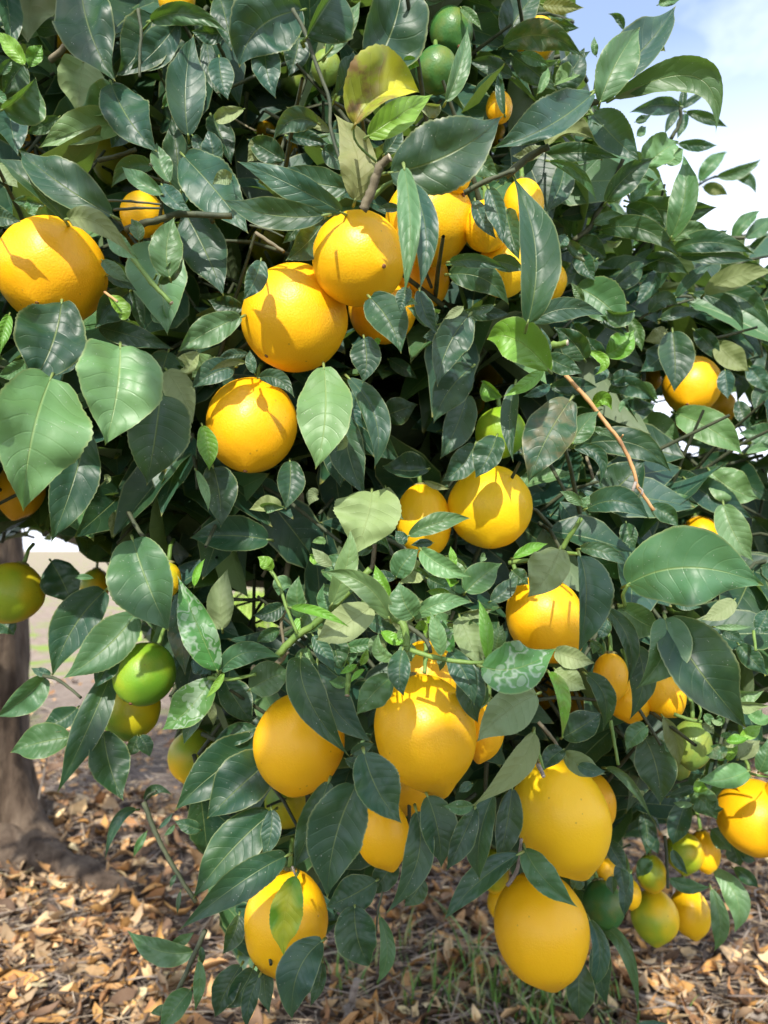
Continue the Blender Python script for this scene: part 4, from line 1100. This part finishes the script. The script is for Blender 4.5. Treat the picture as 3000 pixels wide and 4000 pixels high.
while nleaf < 13000 and tries < 80000:
    tries += 1
    inside = r.random() < .62; over = nleaf < SHADE_OVER
    if inside: px, py = r.uniform(-60, 3060), r.uniform(-60, 3900)
    else: px, py = r.uniform(-1500, 4200), r.uniform(-2300, 3300)
    inframe = 0 < px < 3000 and 0 < py < 4000
    fd = D(min(max(px, 0), 3000), min(max(py, 0), 4000))
    u = r.random()
    d = fd + (.085+.95*u**1.25 if inframe else (-.0 if (py < -250 or px < -250 or px > 3250) else .06)+.8*u)
    if py < 0 and not inframe: d += .1*(-py/1000)
    c0 = np.array(at(px, py, d))
    if over:
        c0 = np.array([r.uniform(-.72, .62), r.uniform(-1.25, -.58), r.gauss(1.55, .05)]); fd = 0
    if c0[2] < .16: continue
    td = unit(np.array([r.gauss(0, .7), r.gauss(-.35, .7), r.gauss(-.05, .7)]))
    tw_len = r.uniform(.06, .14); nl = r.randint(4, 8)
    end = c0+td*tw_len
    if over or ok_pts(np.array([c0, end])):
        TV_, TF_ = tube_data([Vector(c0), Vector(c0+td*tw_len*.5+np.array([0, 0, .006])), Vector(end)], [.0022, .0018, .0013], 5)
        tw_v += TV_; tw_f += [tuple(k+tw_o for k in f) for f in TF_ if len(f) == 4]; tw_o += len(TV_)
    for k in range(nl):
        b = c0+td*tw_len*(k+.3)/nl
        out_ = unit(np.array([r.gauss(0, .75), r.gauss(-.25, .7), r.gauss(-.30, .55)])+td*.5)
        L_ = r.uniform(.058, .118)*(1+.22*u); w_ = L_*r.uniform(.40, .54)
        nr = unit(np.array([r.gauss(0, .5), r.gauss(-.55, .5), r.gauss(.65, .45)]))
        if abs(nr @ out_) > .9: continue
        ch = r.choice(pick); V = mass_leaf(b, out_, L_, w_, nr, r, None)
        if V[:, 2].min() < .10 or not (over or ok_pts(V[::3])): continue
        x, y, dd = proj(V[::4])
        if over: x = x*0-9999; y = y*0-9999; dd = dd*0+9
        front = min(D(min(max(xx, 0), 3000), min(max(yy, 0), 4000)) for xx, yy in zip(x[::3], y[::3]))
        infr = ((x > -20) & (x < 3020) & (y > -20) & (y < 4020)).any()
        if infr and dd.min() < front+.045: continue
        # keep lemons visible: no stray leaf in front of or inside one
        h = ((x[:, None]-LC[None, :, 0])**2+(y[:, None]-LC[None, :, 1])**2 < (LC[None, :, 2]*.92)**2) & (dd[:, None] < LC[None, :, 4])
        if h.any(): continue
        if (((V[::4, None]-LCT[None])**2).sum(-1) < (LR*.98)**2).any(): continue
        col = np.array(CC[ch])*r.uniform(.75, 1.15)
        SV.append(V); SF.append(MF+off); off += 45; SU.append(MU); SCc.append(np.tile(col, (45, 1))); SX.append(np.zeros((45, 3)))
        nleaf += 1
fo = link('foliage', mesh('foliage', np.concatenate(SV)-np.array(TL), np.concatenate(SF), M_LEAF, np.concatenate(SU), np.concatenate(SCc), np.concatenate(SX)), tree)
tag(fo, kind='stuff')
tf = link('fine_twigs', mesh('fine_twigs', np.array([list(v) for v in tw_v])-np.array(TL), np.array(tw_f), M_DARKTWIG), tree); tag(tf, kind='stuff')
# ------------------------------------------------------------------ litter
def litter():
    V, F, C, o = [], [], [], 0; r = random.Random(5)
    pal = [(.50,.31,.15),(.58,.38,.20),(.66,.49,.30),(.36,.21,.11),(.25,.16,.10),(.74,.60,.40),(.54,.33,.13),(.42,.33,.23),(.16,.11,.08),(.12,.085,.065),(.30,.22,.15)]
    gu = np.linspace(0, 1, 6)
    n = 0
    while n < 14000:
        if r.random() < .85: y = 1.05+2.6*r.random()**1.15; x = r.uniform(-.62, .62)*y*1.15
        else: y = r.uniform(3, 6.5); x = r.uniform(-.62, .62)*y
        dens = .55-.28*max(0, y-2.5)+.9*noise.noise(Vector((x*1.7, y*1.7, 9)))
        if r.random() > dens+.25: continue
        L_ = min(.085, .034*math.exp(r.gauss(0, .50))); w_ = L_*r.uniform(.35, .6); z = gh(x, y)+r.uniform(.002, .024)
        a = r.uniform(0, 6.283); p = r.gauss(0, .38); roll = r.gauss(0, .6)
        t = np.array([math.cos(a)*math.cos(p), math.sin(a)*math.cos(p), math.sin(p)])
        s = unit(np.cross(t, [0, 0, 1])); nn = np.cross(s, t); s, nn = s*math.cos(roll)+nn*math.sin(roll), nn*math.cos(roll)-s*math.sin(roll)
        curl = r.uniform(-.35, .5)*L_; fold = r.uniform(-.3, 1.1); pw = prof(gu)*w_*.5; q0 = r.uniform(0, 6)
        P = np.zeros((6, 3, 3)); b = np.array([x, y, z])
        for j, q in enumerate((-1, 0, 1)):
            jag = 1+.18*np.sin(gu*14+q0+q*2) if q else 1
            P[:, j] = b+np.outer((gu-.5)*L_, t)+np.outer(pw*q*jag*math.cos(fold), s)+np.outer(pw*abs(q)*math.sin(fold)+curl*(2*gu-1)**2*(1 if q == 0 else .8), nn)
        P = P.reshape(-1, 3); P[:, 2] = np.maximum(P[:, 2], gh(x, y)+.001)
        V.append(P); F.append(np.array([(i*3+j, i*3+j+1, (i+1)*3+j+1, (i+1)*3+j) for i in range(5) for j in range(2)])+o); o += 18
        c = np.minimum(np.array(r.choice(pal))*r.uniform(.75, 1.35), .85); C.append(np.tile(c, (18, 1))); n += 1
    me = mesh('leaf_litter', np.concatenate(V), np.concatenate(F), M_DEAD, cols=np.concatenate(C))
    tag(link('leaf_litter', me), 'curled dry tan and brown leaves covering the ground under the tree', 'leaf litter', kind='stuff')
    V, F, C, o = [], [], [], 0
    for n in range(15000):
        y = 1.05+3.0*r.random()**1.1; x = r.uniform(-.62, .62)*y*1.1
        L_ = r.uniform(.03, .10)*(2.6 if r.random() < .06 else 1); a = r.gauss(.1, .7) if r.random() < .6 else r.uniform(0, 6.28); z = gh(x, y)+r.uniform(.003, .024)
        t = Vector((math.cos(a), math.sin(a), r.gauss(0, .10))); b = Vector((x, y, z)); bd = Vector((r.gauss(0, .08), r.gauss(0, .08), r.uniform(0, .05)))*L_
        rr = r.uniform(.0005, .0016)*(1.8 if L_ > .1 else 1)
        tv, tf = tube_data([b-t*L_/2, b+bd, b+t*L_/2], [rr, rr, rr*.7], 3)
        tv = [(v.x, v.y, max(v.z, gh(x, y)-.001)) for v in tv]
        V += tv; F += [tuple(k+o for k in f) for f in tf if len(f) == 4]; o += len(tv)
        c = np.array(r.choice([(.38,.31,.26),(.26,.20,.16),(.50,.42,.34),(.60,.47,.31),(.66,.56,.42),(.17,.13,.10)]))*r.uniform(.75, 1.1); C += [c]*len(tv)
    tag(link('twig_litter', mesh('twig_litter', V, np.array(F), M_STICK, cols=np.array(C))), 'thin grey twigs and straw strewn over the dead leaves', 'twig litter', kind='stuff')
litter()
def stick(pts, w, mat, label, name='fallen_stick', cat='stick', lift=.02):
    pp = [tp(p[0], p[1], p[2]) for p in pts]; P = []
    for k, (x, y) in enumerate(pp): P.append(on_ground(x, y, lift+(pts[k][3] if len(pts[k]) > 3 else 0)))
    d = (P[len(P)//2]-Vector((0, 0, CAMH))).length; rr = w/1.659/2/FPX*d
    o = tube(name, P, rr*1.1, rr*.75, mat, None, 8, 6, .15, jitter=rr*.4, knots=.1)
    return tag(o, label, cat, 'sticks lying on the ground')
stick([('M',680,1140),('M',780,1220),('M',1000,1385),('M',1160,1500),('M',1310,1680)],20,M_TAN,'long pale straw stalk slanting to the bottom right corner','fallen_stalk','stalk')
stick([('J',600,800),('J',740,845),('J',860,900),('J',960,960),('J',1110,935)],34,M_TAN,'bent pale stick among the sunlit dead leaves at the left')
stick([('J',-20,1325),('J',300,1335),('J',560,1350),('J',860,1385)],18,M_GREYTWIG,'thin grey stick lying almost level near the bottom left')
stick([('J',-40,1520),('J',180,1480),('J',340,1400),('J',520,1290)],30,M_GREYTWIG,'pale grey stick curving up from the bottom left corner')
stick([('J',40,1460),('J',280,1310),('J',520,1170),('J',620,1120)],40,M_BARK,'dark thick stick behind the pale grey one')
stick([('J',40,930),('J',100,840),('J',160,750)],28,M_TAN,'short orange split stick at the left edge')
stick([('J',-20,1010),('J',60,950),('J',120,900)],26,M_TAN,'orange stick end leaning at the left edge below the split one')
stick([('J',180,860),('J',290,820),('J',400,780)],24,M_TAN,'straight orange brown stick over the pile of dead leaves')
stick([('J',0,300),('J',250,250),('J',500,215),('J',760,195)],22,M_GREYTWIG,'long weathered stick across the roots behind the trunk')
stick([('J',60,330),('J',400,270),('J',700,235),('J',1040,250)],26,M_GREYTWIG,'lower of two long weathered sticks across the roots')
stick([('J',540,1040),('J',600,1110),('J',720,1190),('J',850,1240)],16,M_TAN,'thin reddish twig bending right among dead leaves')
stick([('K',590,1680),('K',610,1540),('K',650,1370,.06)],46,M_GREYTWIG,'short thick grey stick rising at the bottom centre')
stick([('K',1480,1455),('K',1570,1550),('K',1680,1680)],30,M_GREYTWIG,'grey stick by the grass near the bottom centre')
stick([('M',690,1420),('M',900,1500),('M',1180,1560)],26,M_GREYTWIG,'weathered branch piece under the straw stalk')
stick([('M',1090,1290),('M',1180,1390),('M',1240,1540)],22,M_BARK,'dark curved twig on the litter at lower right')
stick([('J',470,1420),('J',490,1520),('J',580,1620)],40,M_BARK,'dark crooked root piece at the bottom left')
stick([('M',1380,1590),('M',1500,1600),('M',1680,1625)],34,M_GREYTWIG,'flat grey stick in the bottom right corner')
# standing dry stalk
P = [on_ground(*tp('J', 170, 660)), on_ground(*tp('J', 170, 660))+Vector((.012, 0, .10)), on_ground(*tp('J', 170, 660))+Vector((.035, .01, .24)), on_ground(*tp('J', 170, 660))+Vector((.05, .01, .33))]
tag(tube('dry_stalk', P, .0032, .0022, M_GREYTWIG, None, 6, 5, .1), 'thin dry stalk standing upright before the roots at the left', 'stalk')
def grass():
    V, F, C, o = [], [], [], 0; r = random.Random(21)
    spots = [(tp('K',1300,1500),.10,12,.15),(tp('K',1450,1380),.05,9,.15),(tp('K',1640,1600),.12,30,.08),(tp('M',120,1600),.14,80,.07),(tp('M',330,1640),.14,70,.07),(tp('M',600,1640),.10,26,.07),(tp('K',1050,1560),.08,14,.10),
             (tp('K',700,1400),.10,30,.08),(tp('M',20,1500),.10,36,.08),(tp('K',1000,1250),.05,7,.10)]
    for (px, py), rad, n, hh in spots:
        c = on_ground(px, min(py, 3985))
        for k in range(n):
            x, y = c.x+r.gauss(0, rad*.5), c.y+r.gauss(0, rad*.4); h = hh*r.uniform(.5, 1.25); a = r.uniform(0, 6.28); lean = r.uniform(.1, .9)*h
            wd = r.uniform(.0016, .0034); s = np.array([-math.sin(a), math.cos(a), 0]); t = np.array([math.cos(a), math.sin(a), 0])
            P = []
            for i in range(6):
                v = i/5; cc = np.array([x, y, gh(x, y)])+t*lean*v*v+np.array([0, 0, h*(v-.25*v*v)]); w = wd*(1-v**2*.95)
                P += [cc-s*w, cc+s*w]
            V += P; F += [(o+2*i, o+2*i+1, o+2*i+3, o+2*i+2) for i in range(5)]; o += 12
            g = np.array(r.choice([(.10,.24,.04),(.16,.32,.06),(.22,.36,.09),(.40,.38,.16)]))*r.uniform(.8, 1.15); C += [g]*12
    for k in range(2600):
        x, y = -1.75+r.gauss(0, .45), r.uniform(7.0, 13); h = r.uniform(.08, .26); a = r.uniform(0, 6.28); s = np.array([-math.sin(a), math.cos(a), 0])*r.uniform(.006, .014); t = np.array([math.cos(a), math.sin(a), 0])*h*r.uniform(.1, .7); b0 = np.array([x, y, gh(x, y)-.005])
        V += [b0-s, b0+s, b0-s*.7+t*.4+[0, 0, h*.6], b0+s*.7+t*.4+[0, 0, h*.6], b0-s*.05+t+[0, 0, h], b0+s*.05+t+[0, 0, h]]; F += [(o, o+1, o+3, o+2), (o+2, o+3, o+5, o+4)]; o += 6
        C += [np.array(r.choice([(.30,.46,.06),(.38,.50,.09),(.24,.40,.05)]))*r.uniform(.85, 1.15)]*6
    tag(link('grass', mesh('grass', np.array(V), np.array(F), M_GRASS, cols=np.array(C))), 'loose tufts of thin green grass in the litter below the lemons', 'grass', kind='stuff')
grass()
